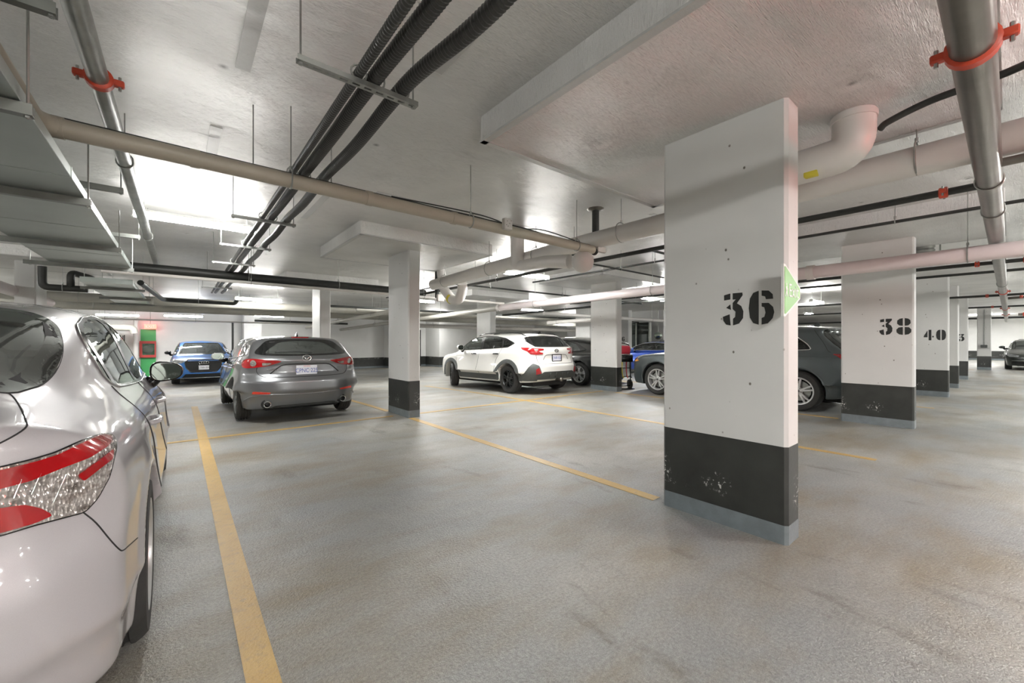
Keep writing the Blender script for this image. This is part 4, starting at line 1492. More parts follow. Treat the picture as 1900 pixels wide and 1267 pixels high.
def suv(kind):
    if kind == 'audi':
        d = dict(label='bright blue crossover facing us at the back wall', loc=(0.70, 20.72, -0.29), rz=-R90, wb=2.68, rw=0.34, W=0.925, H=1.59, L0=2.22, L1=2.24, paint=M_AUDI, rim=M_RIMG, res=0.022)
    else:
        d = dict(label='slate grey crossover parked behind column 36, silver twin spoke wheels', loc=(9.72, 3.86, 0), rz=R90 - 0.03, wb=2.88, rw=0.365, W=0.945, H=1.61, L0=2.33, L1=2.35, paint=M_Q5, rim=M_RIMS, res=0.02)
    H, W, wb = d['H'], d['W'], d['wb']
    h = wb / 2
    L0, L1 = d['L0'], d['L1']
    sp = dict(name='crossover', label=d['label'], cat='car', loc=d['loc'], rz=d['rz'], wb=wb, rw=d['rw'], zbelt=1.0, tum=0.33, xmid=-0.3, cab=(-1.95, 1.25),
              xr=-L0 - 0.03, xf=L1 + 0.03, zt=H + 0.02, zcab=0.65, rk=0.32, rn=3.8, fk=0.36, fn=4.2, kt=0.10, kb=0.06, kg=0.12, flare=0.018, rcrown=0.05, k=0.06,
              rear=[(0.1, -L0 + 0.2), (0.3, -L0 + 0.06), (0.5, -L0), (0.7, -L0), (0.85, -L0 + 0.05), (1.0, -L0 + 0.07), (1.08, -L0 + 0.12), (1.25, -L0 + 0.33), (H - 0.15, -L0 + 0.52), (H - 0.1, -L0 + 0.44), (H, -L0 + 0.44)],
              front=[(0.1, L1 - 0.2), (0.22, L1 - 0.06), (0.45, L1), (0.75, L1 - 0.01), (0.88, L1 - 0.08), (1.0, L1 - 0.3)],
              deck=[(-L0, 1.08), (-1.2, 1.08), (0.0, 1.04), (0.9, 1.03), (1.3, 1.03), (1.75, 0.99), (L1 - 0.1, 0.88), (L1 + 0.1, 0.80)],
              roof=[(-L0, H - 0.12), (-1.6, H - 0.045), (-0.8, H - 0.005), (-0.2, H), (0.3, H - 0.04), (0.7, H - 0.16), (1.05, 1.22), (1.38, 1.04), (1.8, 0.85)],
              plan=[(-L0, W * 0.93), (-h, W), (0.0, W * 0.98), (h, W), (L1 - 0.3, W * 0.95), (L1, W * 0.88)],
              sect=[(0.1, 0.9), (0.3, 0.96), (0.5, 0.985), (0.65, 1.0), (0.85, 1.0), (0.96, 0.985), (1.05, 0.95), (1.15, 0.88)],
              belt=[(-L0, W * 0.84), (-1.4, W * 0.9), (0.6, W * (0.97 if kind == 'audi' else 0.92)), (1.4, W * (0.95 if kind == 'audi' else 0.85))],
              bottom=[(-L0, 0.33), (-1.8, 0.25), (1.5, 0.22), (L1, 0.24)])
    c = Car(sp)
    t = H - 0.08
    outline = roundpoly([(1.18, 1.06), (0.76, t - 0.16), (0.40, t - 0.04), (-0.1, t), (-0.8, t - 0.02), (-1.25, t - 0.08), (-1.55, 1.22), (-1.62, 1.12), (-1.3, 1.10), (-0.4, 1.08)], 0.04)
    panes = [roundpoly([(1.02, 1.085), (0.72, t - 0.19), (0.36, t - 0.07), (-0.02, t - 0.035), (-0.06, 1.105)], 0.03),
             roundpoly([(-0.14, t - 0.035), (-0.8, t - 0.05), (-0.98, t - 0.07), (-1.0, 1.12), (-0.15, 1.105)], 0.03),
             roundpoly([(-1.08, t - 0.085), (-1.24, t - 0.115), (-1.48, 1.23), (-1.54, 1.15), (-1.09, 1.13)], 0.02)]
    side_windows(c, outline, panes, M_GLASSD if kind != 'audi' else M_GLASS, M_TRIM, 0.012, M_CHROME if kind != 'audi' else M_TRIM)
    o = sym(smooth_path([(0.0, t - 0.03), (0.45, t - 0.04), (0.62, t - 0.08), (0.72, 1.18), (0.66, 1.12), (0.0, 1.11)], 4).tolist())
    p = offset_poly(o, -0.03)
    end_window(c, 'rear_window', o, p, 'B', M_GLASSD, 'x-')
    ws = sym(smooth_path([(0.0, H - 0.075), (0.40, H - 0.085), (0.55, H - 0.115), (0.68, 1.20), (0.73, 1.09), (0.5, 1.07), (0.0, 1.065)], 4).tolist())
    c.patch('windscreen_surround', ws, 'F', M_TRIM, 0.003, 0.01, 0.07, holes=[offset_poly(ws, -0.025)])
    c.patch('windscreen', offset_poly(ws, -0.02), 'F', M_GLASS, 0.001, 0.004, 0.08)
    c.cuts.append((offset_poly(ws, -0.035), 'x+'))
    c.zones.append((offset_poly(ws, -0.012), 'x+'))
    c.body(d['res'], d['paint'])
    wheels(c, 2 * W - 0.26, 0.235, 0.245 if kind != 'audi' else 0.225, d['rim'], 5, 'twin')
    underbody(c)
    cabin(c, 0.10, -0.95, 0.75)
    P = corner(-158)
    lamp = roundpoly([(-0.42, 1.02), (-0.78, 1.04), (-0.90, 1.05), (-0.88, 0.98), (-0.80, 0.87), (-0.42, 0.92)], 0.02)
    c.patch('tail_lamp', lamp, P, M_LENSR, 0.008, 0.02, 0.04, mirror=True)
    if kind == 'audi':
        hl = roundpoly([(0.50, 0.86), (0.72, 0.90), (0.88, 0.92), (0.90, 0.86), (0.82, 0.78), (0.64, 0.78)], 0.02)
        c.patch('headlamp', hl, 'F', M_LENSH, 0.008, 0.03, 0.04, mirror=True)
        gr = roundpoly([(-0.46, 0.90), (0.46, 0.90), (0.54, 0.80), (0.50, 0.62), (0.38, 0.46), (-0.38, 0.46), (-0.50, 0.62), (-0.54, 0.80)], 0.03)
        c.patch('grille', gr, 'F', M_DARK, 0.006, 0.02, 0.05)
        c.gap('grille_surround', gr, 'F', 0.014, M_TRIM, False, 0.006, True)
        for zz in (0.84, 0.78, 0.72, 0.66, 0.60, 0.54):
            c.gap('grille_bar', [(-0.46 if zz > 0.6 else -0.40, zz), (0.46 if zz > 0.6 else 0.40, zz)], 'F', 0.004, M_DARK, off=0.010)
        c.patch('side_intake', roundpoly([(0.56, 0.60), (0.82, 0.66), (0.84, 0.50), (0.60, 0.42)], 0.02), 'F', M_TRIM, 0.006, 0.02, 0.05, mirror=True)
        c.patch('lower_intake', roundpoly([(-0.62, 0.27), (0.62, 0.27), (0.52, 0.40), (-0.52, 0.40)], 0.02), 'F', M_TRIM, 0.006, 0.02, 0.05)
        c.gap('splitter', [(-0.66, 0.255), (0.66, 0.255)], 'F', 0.012, M_STEEL, off=0.006)
        e, n = c.at('F', 0.0, 0.79, 0.022)
        m = MB()
        for k in range(4):
            ring(m, e + [0, (k - 1.5) * 0.066, 0], (0, 1, 0), (0, 0, 1), 0.044, 0.044, 0.007, 20)
        m.build('badge', M_CHROME, c.root, True)
        plate(c, 'F', 0.0, 0.62, 0.30, 0.15, 'CTRN 054', M_STENCIL, off=0.05)
    else:
        hl = roundpoly([(0.46, 0.84), (0.74, 0.90), (0.92, 0.95), (0.98, 0.88), (0.90, 0.78), (0.5, 0.76)], 0.02)
        c.patch('headlamp', hl, corner(25), M_LENSH, 0.008, 0.03, 0.04, mirror=True)
        c.patch('side_marker', roundpoly([(0.86, 0.80), (0.96, 0.83), (0.98, 0.79), (0.88, 0.76)], 0.01), corner(25), M_ORANGE, 0.014, 0.01, 0.03, mirror=True)
        c.patch('grille', roundpoly([(-0.46, 0.86), (0.46, 0.86), (0.52, 0.74), (0.40, 0.42), (-0.40, 0.42), (-0.52, 0.74)], 0.03), 'F', M_TRIM, 0.006, 0.02, 0.05)
        plate(c, 'B', 0.0, 0.80, 0.30, 0.15, None, None, off=0.02)
        f_, n_ = c.at('T', -1.45, -0.02)
        MB().add([f_ + [0.10, 0.016, 0], f_ + [0.10, -0.016, 0], f_ + [-0.08, -0.016, 0], f_ + [-0.08, 0.016, 0], f_ + [-0.05, 0.003, 0.07], f_ + [-0.05, -0.003, 0.07]], [(0, 1, 5, 4), (1, 2, 5), (2, 3, 4, 5), (3, 0, 4), (0, 3, 2, 1)]).build('antenna_fin', d['paint'], c.root)
        c.gap('tailgate_gap', smooth_path([(-1.62, 1.48), (-1.78, 1.25), (-1.86, 1.10), (-1.90, 1.08)], 4), 'L', 0.004, M_DARK, True)
        c.gap('body_crease', [(-2.2, 0.98), (-1.2, 1.0), (0.0, 1.0), (1.3, 0.98)], 'L', 0.006, d['paint'], True)
        c.gap('arch_lip', [(-h + 0.445 * math.cos(a), d['rw'] + 0.445 * math.sin(a)) for a in np.linspace(-0.1, math.pi + 0.1, 20)], 'L', 0.012, d['paint'], True)
        c.gap('arch_lip', [(h + 0.445 * math.cos(a), d['rw'] + 0.445 * math.sin(a)) for a in np.linspace(-0.1, math.pi + 0.1, 20)], 'L', 0.012, d['paint'], True)
    for pth in ([(-0.08, 1.08), (-0.06, 0.7), (-0.05, 0.36)], [(-1.03, 1.12), (-1.0, 0.95), (-0.92, 0.78), (-0.92, 0.36)], [(1.02, 1.06), (1.04, 0.8), (0.92, 0.36)]):
        c.gap('door_gap', smooth_path(pth, 5), 'L', 0.004, M_DARK, True)
    mirror_unit(c, 0.68, 1.14, W + 0.10, (M_TRIM if kind == 'audi' else d['paint'], M_TRIM), M_MIRR, (0.12, 0.20, 0.14), (0.74, W - 0.06, 1.06))
    return c


def lowcar(kind):
    """the cars seen only in part: black hatchback, deep blue sedan, dark sedan at the end of the aisle"""
    D = {
     'black': dict(name='hatchback', label='black car right of the white crossover, silver spoked wheel showing', loc=(9.93, 9.35, -0.03), rz=R90, wb=2.78, rw=0.345, W=0.92, H=1.44, L0=2.2, L1=2.25, paint=M_BLACKC, rim=M_RIMS, hatch=True, res=0.022, sty=('split', 5)),
     'blue': dict(name='sedan', label='deep blue sedan behind the hand truck and column 36', loc=(15.22, 9.0, -0.04), rz=R90, wb=2.85, rw=0.335, W=0.92, H=1.33, L0=2.3, L1=2.3, paint=M_BLUE, rim=M_RIMG, hatch=False, res=0.026, sty=('single', 5)),
     'bmw': dict(name='sedan', label='very dark sedan facing us at the far right end of the aisle', loc=(30.9, -0.76, 0.0), rz=math.pi, wb=2.76, rw=0.325, W=0.90, H=1.38, L0=2.3, L1=2.3, paint=M_BMW, rim=M_RIMS, hatch=False, res=0.024, sty=('twin', 5)),
    }
    d = D[kind]
    H, W, wb, L0, L1 = d['H'], d['W'], d['wb'], d['L0'], d['L1']
    h = wb / 2
    if d['hatch']:
        roof = [(-L0, H - 0.2), (-1.7, H - 0.09), (-1.1, H - 0.03), (-0.4, H), (0.2, H - 0.02), (0.6, H - 0.12), (1.0, 1.13), (1.35, 0.97), (1.8, 0.8)]
        rear = [(0.1, -L0 + 0.2), (0.3, -L0 + 0.05), (0.5, -L0), (0.7, -L0), (0.9, -L0 + 0.05), (1.02, -L0 + 0.1), (1.2, -L0 + 0.42), (H, -L0 + 0.7)]
    else:
        roof = [(-L0, 0.8), (-1.95, 1.0), (-1.5, 1.14), (-1.0, H - 0.09), (-0.5, H - 0.015), (0.0, H), (0.4, H - 0.04), (0.8, H - 0.17), (1.15, 1.0), (1.5, 0.85), (2.0, 0.65)]
        rear = [(0.1, -L0 + 0.2), (0.3, -L0 + 0.05), (0.5, -L0), (0.9, -L0 + 0.04), (1.0, -L0 + 0.06), (1.2, -L0 + 0.1)]
    sp = dict(name=d['name'], label=d['label'], cat='car', loc=d['loc'], rz=d['rz'], wb=wb, rw=d['rw'], zbelt=0.92, tum=0.36, xmid=-0.3, cab=(-1.8, 1.2),
              xr=-L0 - 0.03, xf=L1 + 0.03, zt=H + 0.02, zcab=0.6, rk=0.34, rn=3.6, fk=0.40, fn=3.6, kt=0.10, kb=0.07, kg=0.13, flare=0.012, rcrown=0.05, k=0.06,
              rear=rear,
              front=[(0.1, L1 - 0.2), (0.22, L1 - 0.05), (0.45, L1), (0.62, L1 - 0.01), (0.74, L1 - 0.12), (0.9, L1 - 0.5)],
              deck=[(-L0, 1.0), (-1.5, 1.0), (0.0, 0.95), (1.0, 0.92), (1.3, 0.90), (1.75, 0.83), (L1 - 0.1, 0.70), (L1 + 0.1, 0.60)],
              roof=roof,
              plan=[(-L0, W * 0.93), (-h, W), (0.0, W * 0.98), (h, W), (L1 - 0.3, W * 0.95), (L1, W * 0.88)],
              sect=[(0.1, 0.9), (0.25, 0.95), (0.45, 0.98), (0.6, 1.0), (0.78, 1.0), (0.88, 0.985), (0.96, 0.95), (1.06, 0.88)],
              belt=[(-L0, W * 0.76), (-1.4, W * 0.86), (0.6, W * 0.90), (1.4, W * 0.8)],
              bottom=[(-L0, 0.26), (-1.8, 0.2), (1.5, 0.17), (L1, 0.2)])
    c = Car(sp)
    t = H - 0.065
    rx = -1.55 if d['hatch'] else -1.42
    outline = roundpoly([(1.10, 0.95), (0.74, t - 0.15), (0.36, t - 0.03), (-0.1, t), (-0.7, t - 0.03), (-1.15, t - 0.12), (rx, 1.06), (-1.3, 1.01), (-0.4, 0.97)], 0.04)
    panes = [roundpoly([(0.95, 0.97), (0.70, t - 0.17), (0.34, t - 0.06), (-0.04, t - 0.03), (-0.08, 0.99)], 0.03),
             roundpoly([(-0.15, t - 0.03), (-0.68, t - 0.055), (-1.08, t - 0.14), (-1.32, 1.05), (-1.2, 1.03), (-0.16, 0.99)], 0.03)]
    side_windows(c, outline, panes, M_GLASSD, M_TRIM, 0.01, M_CHROME if kind != 'black' else M_TRIM)
    if d['hatch']:
        o = sym(smooth_path([(0.0, H - 0.11), (0.45, H - 0.12), (0.58, H - 0.16), (0.68, 1.13), (0.6, 1.07), (0.0, 1.06)], 4).tolist())
        end_window(c, 'rear_window', o, offset_poly(o, -0.03), 'B', M_GLASSD, 'x-')
    else:
        rw = [(-0.98, 0.0), (-1.0, 0.30), (-1.06, 0.50), (-1.3, 0.58), (-1.62, 0.6), (-1.8, 0.5), (-1.86, 0.0)]
        full = catclosed(rw + [(x, -y) for x, y in reversed(rw[1:-1])], 4)
        c.patch('rear_window', full, 'T', M_GLASSD, 0.002, 0.006, 0.09)
        c.cuts.append((offset_poly(full, -0.035), 'z'))
        c.zones.append((offset_poly(full, -0.01), 'z'))
    ws = [(0.34, 0), (0.36, 0.30), (0.44, 0.56), (0.78, 0.66), (1.06, 0.68), (1.24, 0.5), (1.30, 0)]
    full = catclosed(ws + [(x, -y) for x, y in reversed(ws[1:-1])], 4)
    c.patch('windscreen', full, 'T', M_GLASS, 0.002, 0.006, 0.09)
    c.cuts.append((offset_poly(full, -0.04), 'z'))
    c.zones.append((offset_poly(full, -0.012), 'z'))
    c.body(d['res'], d['paint'])
    wheels(c, 2 * W - 0.24, 0.22, 0.235, d['rim'], d['sty'][1], d['sty'][0])
    underbody(c)
    cabin(c, 0.08, -0.9, 0.60)
    c.patch('tail_lamp', roundpoly([(0.45, 0.93), (0.75, 0.96), (0.93, 0.96), (0.93, 0.86), (0.75, 0.83), (0.45, 0.86)], 0.02), corner(160), M_LENSR, 0.008, 0.02, 0.05, mirror=True)
    c.patch('headlamp', roundpoly([(0.44, 0.64), (0.70, 0.70), (0.86, 0.74), (0.88, 0.68), (0.74, 0.58), (0.48, 0.58)], 0.02), corner(12), M_LENSH, 0.008, 0.02, 0.05, mirror=True)
    if kind == 'bmw':
        for sg in (1, -1):
            c.patch('grille', roundpoly([(sg * 0.03, 0.50), (sg * 0.20, 0.52), (sg * 0.22, 0.66), (sg * 0.04, 0.66)], 0.03), 'F', M_TRIM, 0.006, 0.02, 0.05)
            c.gap('grille_surround', roundpoly([(sg * 0.03, 0.50), (sg * 0.20, 0.52), (sg * 0.22, 0.66), (sg * 0.04, 0.66)], 0.03), 'F', 0.010, M_CHROME, False, 0.006, True)
        c.patch('lower_intake', roundpoly([(-0.70, 0.26), (0.70, 0.26), (0.66, 0.38), (-0.66, 0.38)], 0.03), 'F', M_TRIM, 0.006, 0.02, 0.05)
        c.gap('chrome_strip', [(-0.68, 0.42), (0.68, 0.42)], 'F', 0.010, M_CHROME, off=0.008)
    else:
        c.patch('lower_intake', roundpoly([(-0.60, 0.26), (0.60, 0.26), (0.5, 0.40), (-0.5, 0.40)], 0.03), 'F', M_TRIM, 0.006, 0.02, 0.05)
        c.gap('belt_crease', [(-1.9, 0.92), (0.0, 0.86), (1.4, 0.82)], 'L', 0.005, d['paint'], True)
    for pth in ([(-0.08, 0.97), (-0.06, 0.7), (-0.05, 0.26)], [(-1.03, 1.02), (-0.98, 0.8), (-0.94, 0.7), (-0.98, 0.3)], [(1.0, 0.95), (1.02, 0.7), (0.94, 0.26)]):
        c.gap('door_gap', smooth_path(pth, 5), 'L', 0.004, M_DARK, True)
    mirror_unit(c, 0.60, 1.0, W + 0.08, (d['paint'], M_TRIM), M_MIRR, (0.12, 0.20, 0.13), (0.68, W - 0.07, 0.94))
    return c
# ------------------------------------------------------------------ the room
XW, XE, YS, YN = -9.0, 43.0, -7.5, 24.0
ys = [YS, 0, 3, 6, 7.0, 7.6, 8.2, 9.3, 10.5, 12, 14, 16, 18, 19, YN]
V, F = [], []
xs = np.linspace(XW, XE, 14)
for y in ys:
    for x in xs:
        V.append((x, y, fz(y)))
n = len(xs)
for j in range(len(ys) - 1):
    for i in range(n - 1):
        a = j * n + i
        F.append((a, a + 1, a + n + 1, a + n))
mb = MB().add(V, F)
tag(mb.build('floor', M_FLOOR), kind='structure', label='worn grey coated concrete garage floor with brown stains')
mb = MB().box(XW, XE, YS, YN, ZC, ZC + 0.15)
ceil = tag(mb.build('ceiling', M_FOIL), kind='structure', label='ceiling of silver foil faced insulation boards')


def wall(name, x0, x1, y0, y1, label, zt=ZC, parent=None):
    return tag(MB().box(x0, x1, y0, y1, -0.35, zt).build(name, M_WALL, parent), kind='structure', label=label)


wall('wall_back', XW, XE, YN, YN + 0.2, 'white painted wall at the back of the garage')
wall('wall_front', XW, XE, YS - 0.2, YS, 'white wall behind the viewer')
wall('wall_left', XW - 0.2, XW, YS, YN, 'white wall at the left')
wall('wall_right', XE, XE + 0.2, YS, YN, 'white end wall far down the driving aisle')


def skirt(name, boxes, parent=None, label='black band over a grey strip along the foot of the wall'):
    m, b = MB(), MB()
    for x0, x1, y0, y1, zf in boxes:
        m.box(x0, x1, y0, y1, zf + 0.10, zf + 0.62)
        b.box(x0, x1, y0, y1, zf - 0.05, zf + 0.10)
    o = tag(m.build(name, M_BAND, parent), kind='structure', label=label)
    b.build('base_strip', M_BASE, o)
    return o


skirt('baseboard_back', [(-0.78, XE, YN - 0.012, YN, -0.3)])
skirt('baseboard_left', [(XW, XW + 0.012, YS, 6.3, 0)])
skirt('baseboard_right', [(XE - 0.012, XE, YS, 6.3, 0)])
skirt('baseboard_front', [(XW, XE, YS, YS + 0.012, 0)])

# pilasters and returns of the back wall
for i, (x0, x1, y0, lab) in enumerate([(2.42, 3.15, 23.3, 'white pilaster right of the blue car'), (9.6, 10.1, 23.2, 'white pilaster on the back wall behind the round column'),
                                       (12.4, 16.0, 22.2, 'projecting part of the back wall beside the white door'), (22.0, 24.0, 20.5, 'white wall block far behind the black car')]):
    wall('wall_pilaster' if i else 'wall_pilaster', x0, x1, y0, YN, lab)
    skirt('trim_%d' % (i + 1), [(x0 - 0.012, x1 + 0.012, y0 - 0.012, YN, -0.3)], label='black band round the foot of a wall pilaster')
wall('wall_stub', 36.5, 37.0, 1.6, 6.0, 'short white wall at the far end of the column row')
skirt('trim_6', [(36.49, 37.01, 1.59, 6.01, 0)], label='black band on the short far wall')

# door in the back wall
d = tag(MB().rbox(10.9, 11.95, YN - 0.06, YN - 0.01, -0.3, 1.95, 0.01).build('door_1', M_WHITEM), kind='structure', label='white door in the back wall left of the white crossover')
MB().box(10.84, 10.9, YN - 0.09, YN, -0.3, 2.01).box(11.95, 12.01, YN - 0.09, YN, -0.3, 2.01).box(10.84, 12.01, YN - 0.09, YN, 1.95, 2.01).build('door_frame', M_BLACKPIPE, d)
MB().tube(bend([(11.05, YN - 0.06, 0.75), (11.05, YN - 0.12, 0.75), (11.18, YN - 0.12, 0.75)], 0.02), 0.012, 8).build('door_handle', M_STEEL, d, True)

# ------------------------------------------------------------------ stencil digits: outlines drawn on a 100-high cell, y down
DIG = {
 '3': (60, [[(4, 6), (22, 2), (22, 20), (4, 22)], [(29, 2), (56, 2), (57, 10), (41, 33), (53, 42), (59, 58), (58, 78), (47, 94), (30, 99), (30, 79), (36, 74), (37, 58), (29, 50), (29, 31), (38, 21), (29, 21)],
             [(10, 45), (22, 35), (24, 52)], [(0, 72), (20, 65), (21, 78), (23, 99), (10, 96), (2, 84)]]),
 '6': (66, [[(26, 1), (26, 99), (12, 94), (3, 78), (0, 50), (3, 22), (12, 6)], [(34, 1), (52, 3), (62, 14), (63, 27), (45, 27), (43, 19), (34, 16)],
             [(34, 37), (52, 38), (63, 50), (66, 65), (62, 82), (50, 96), (34, 99), (34, 80), (41, 77), (44, 65), (41, 50), (34, 47)]]),
 '8': (68, [[(30, 1), (30, 46), (15, 44), (5, 32), (6, 14), (16, 4)], [(38, 1), (52, 4), (62, 14), (63, 32), (53, 44), (38, 46)],
             [(30, 53), (30, 99), (14, 96), (3, 84), (2, 68), (12, 55)], [(38, 53), (56, 55), (66, 68), (65, 84), (54, 96), (38, 99)]]),
 '4': (66, [[(25, 6), (25, 71), (0, 71), (0, 60)], [(32, 1), (50, 1), (50, 99), (32, 99)], [(55, 58), (66, 58), (66, 72), (55, 72)]]),
 '0': (64, [[(28, 1), (28, 99), (12, 94), (3, 78), (0, 50), (3, 22), (12, 6)], [(36, 1), (52, 6), (61, 22), (64, 50), (61, 78), (52, 94), (36, 99)]]),
 '1': (34, [[(0, 14), (12, 10), (12, 90), (12, 99), (2, 99), (2, 26), (0, 26)], [(17, 1), (30, 1), (30, 99), (17, 99)]]),
 '5': (60, [[(5, 2), (24, 2), (24, 22), (24, 48), (5, 50)], [(31, 2), (55, 2), (55, 22), (31, 22)], [(31, 36), (48, 38), (58, 52), (59, 70), (52, 90), (31, 99), (31, 80), (38, 72), (38, 58), (31, 52)], [(2, 72), (21, 68), (23, 99), (8, 94)]]),
 '2': (60, [[(3, 28), (8, 8), (26, 1), (26, 18), (21, 30)], [(33, 1), (50, 5), (58, 20), (54, 40), (33, 62), (33, 40), (38, 24), (33, 18)], [(3, 98), (3, 84), (26, 60), (26, 98)], [(33, 78), (58, 78), (58, 98), (33, 98)]]),
}


def number(parent, s, h, origin, ex, ey):
    """one painted stencil number, a raised film of paint"""
    fr = frame(origin, ex, ey)
    m = MB()
    tot = sum(DIG[c][0] for c in s) + 14 * (len(s) - 1)
    x = -tot / 2
    for c in s:
        wd, polys = DIG[c]
        for P in polys:
            m.prism([((x + a) * h / 100, (50 - b) * h / 100) for a, b in P], lambda u, v, d: tuple(fr @ Vector((u, v, d))), 0.002)
        x += wd + 14
    return m.build('stencil_number', M_STENCIL, parent)


def column(x, y, wx, wy, label, num=None, nh=0.235, ny=None, nz=1.46, cham=0.02, drop=True, numx=None, detail=True):
    z0 = fz(y + wy / 2)
    o = empty('column', (x + wx / 2, y + wy / 2, z0))
    tag(o, label, 'column')
    top = ZD if drop else ZC
    hx, hy = wx / 2, wy / 2

    def pris(e, za, zb):
        a, b, c = hx + e, hy + e, cham
        P = [(-a + c, -b), (a - c, -b), (a, -b + c), (a, b - c), (a - c, b), (-a + c, b), (-a, b - c), (-a, -b + c)]
        return MB().prism(P, lambda u, v, d: (u, v, za + d), zb - za)
    pris(0, 0.6, top - z0 + 0.005).build('shaft', M_COLM, o)
    pris(0.0015, 0.115, 0.61).build('black_band', M_BAND, o)
    pris(0.003, -0.01, 0.12).build('base_coat', M_BASE, o)
    if num:
        number(o, num, nh, (-hx - 0.0005, (ny if ny is not None else 0), nz), (0, -1, 0), (0, 0, 1))
    return o


def drop_panel(x0, x1, y0, y1, label):
    m = MB().rbox(x0, x1, y0, y1, ZD, ZC + 0.02, 0.018, 2)
    o = tag(m.build('ceiling_panel', M_FOIL), label, 'ceiling panel')
    t = MB()
    for (a, b, c, d_) in ((x0 - 0.004, x0 + 0.05, y0, y1), (x1 - 0.05, x1 + 0.004, y0, y1), (x0, x1, y0 - 0.004, y0 + 0.05), (x0, x1, y1 - 0.05, y1 + 0.004)):
        t.box(a, b, c, d_, ZD - 0.003, ZD + 0.012)
    t.build('edge_tape', M_TAPE, o)
    return o


CW, CL = 0.215, 0.84
cols = [
    (2.92, 0.87, '36', 'nearest white column with the stencilled number 36 and a green sign'),
    (8.22, 0.87, '38', 'white column stencilled 38, second of the row along the aisle'),
    (13.54, 0.87, '40', 'white column stencilled 40 along the aisle'),
    (16.38, 0.87, None, 'unnumbered narrow looking column just behind column 40'),
    (20.35, 0.87, '43', 'white column stencilled 43 near the end of the aisle'),
    (27.9, 0.50, None, 'farthest small column before the end wall, a box mounted on it'),
]
for x, y, num, lab in cols:
    c = column(x, y, CW, 0.42 if x == 27.9 else CL, lab, num, 0.225 if num == '36' else 0.25, {'36': -0.19, '38': -0.22, '40': -0.2, '43': -0.17}.get(num), {'36': 1.49, '38': 1.49, '40': 1.42, '43': 1.40}.get(num, 1.45))
    if x == 27.9:
        MB().rbox(-0.30, -0.12, -0.1, 0.1, 1.0, 1.12, 0.01).build('junction_box', M_PLAST, c)
        MB().tube([(-0.13, 0, 1.1), (-0.13, 0, 2.7)], 0.015, 6).build('conduit', M_STEEL, c)
column(2.94, 6.30, CW, CL, 'free standing white column right of the grey hatchback', None)
column(8.55, 6.28, CW + 0.02, CL, 'white column between the black car and the hand truck', None)
column(2.94, 11.75, 0.27, CL, 'white column rising behind the grey hatchback', None)
column(8.6, 11.75, 0.27, CL, 'white column behind the roof of the white crossover', '21', 0.22, 0.0, 1.47)
column(13.9, 11.6, CW, CL, 'far column behind the black car', None)
column(16.95, 11.75, 0.3, CL, 'far column above the blue sedan with a stencilled 6', '6', 0.24, -0.12, 1.5)
column(-2.38, 11.75, 0.27, CL, 'white column at the left edge behind the silver sedan', None)
column(13.9, 6.3, CW, CL, 'white column behind column 38', None)

drop_panel(1.78, 4.17, 0.03, 2.56, 'large dropped ceiling panel over column 36')
drop_panel(1.98, 4.3, 5.8, 7.9, 'dropped ceiling panel over the free standing column')
drop_panel(7.1, 9.2, 0.03, 2.56, 'dropped ceiling panel over column 38')
drop_panel(7.4, 9.8, 5.8, 7.9, 'dropped ceiling panel over the column by the hand truck')
drop_panel(12.4, 21.6, 0.03, 2.56, 'long dropped ceiling panel over columns 40 to 43')
drop_panel(12.8, 15.2, 5.8, 7.9, 'dropped ceiling panel far behind column 38')
drop_panel(2.0, 4.3, 11.1, 13.2, 'dropped ceiling panel above the grey hatchback')
drop_panel(7.4, 9.9, 11.1, 13.2, 'dropped ceiling panel behind the white crossover')
drop_panel(-3.4, -1.2, 11.1, 13.2, 'dropped ceiling panel at the far left')

# foil tape strips over the board joints
for x0, x1, y0, y1 in ((0.27, 0.35, 2.15, 3.05), (1.22, 1.30, 1.0, 2.3), (0.9, 0.98, 3.4, 4.3), (1.75, 4.6, 4.55, 4.63), (5.3, 5.38, 2.6, 6.0), (0.19, 0.27, 4.0, 4.6), (1.3, 1.38, 4.6, 6.2), (4.9, 7.0, 3.0, 3.08)):
    tag(MB().box(x0, x1, y0, y1, ZC - 0.004, ZC + 0.001).build('tape_strip', M_TAPE, ceil))

# green painted wall piece with the fire cabinet
gw = tag(MB().box(-1.29, -0.79, YN - 0.05, YN, -0.3, 1.80).build('trim_9', M_GREEN), kind='structure', label='green painted strip of wall round the fire cabinet')
fc = empty('fire_hose_cabinet', (-1.05, YN - 0.16, 0.93))
tag(fc, 'red framed glass fronted fire hose cabinet on the green strip of wall', 'cabinet')
MB().box(-0.27, 0.27, -0.02, 0.11, -0.36, -0.25).box(-0.27, 0.27, -0.02, 0.11, 0.25, 0.36).box(-0.27, -0.18, -0.02, 0.11, -0.25, 0.25).box(0.22, 0.27, -0.02, 0.11, -0.25, 0.25).build('frame', M_CABRED, fc)
MB().lathe([(0.0, 0.02), (0.16, 0.02), (0.18, 0.05), (0.16, 0.09), (0.0, 0.09)], 'y', 24).build('hose_reel', M_PVC, fc, True)
MB().box(-0.18, 0.22, 0.0, 0.006, -0.25, 0.25).build('glass_front', M_GLASS, fc)
ex = empty('exit_light', (-0.96, YN - 0.4, 1.92))
tag(ex, 'lit red exit sign above the green strip of wall', 'exit sign')
MB().rbox(-0.20, 0.20, 0.0, 0.06, -0.10, 0.10, 0.01).build('housing', M_EXITR, ex)
text('lettering', 'EXIT', 0.15, M_WHITEM, ex, frame((0, -0.003, 0), (1, 0, 0), (0, 0, 1)))
MB().tube([(0, 0.03, 0.1), (0, 0.03, ZC - 1.92)], 0.01, 6).build('rod', M_STEEL, ex)
st = MB()
wb = empty('stencil_sign', (-1.92, YN - 0.01, 1.42))
wb.name = 'wall_number'
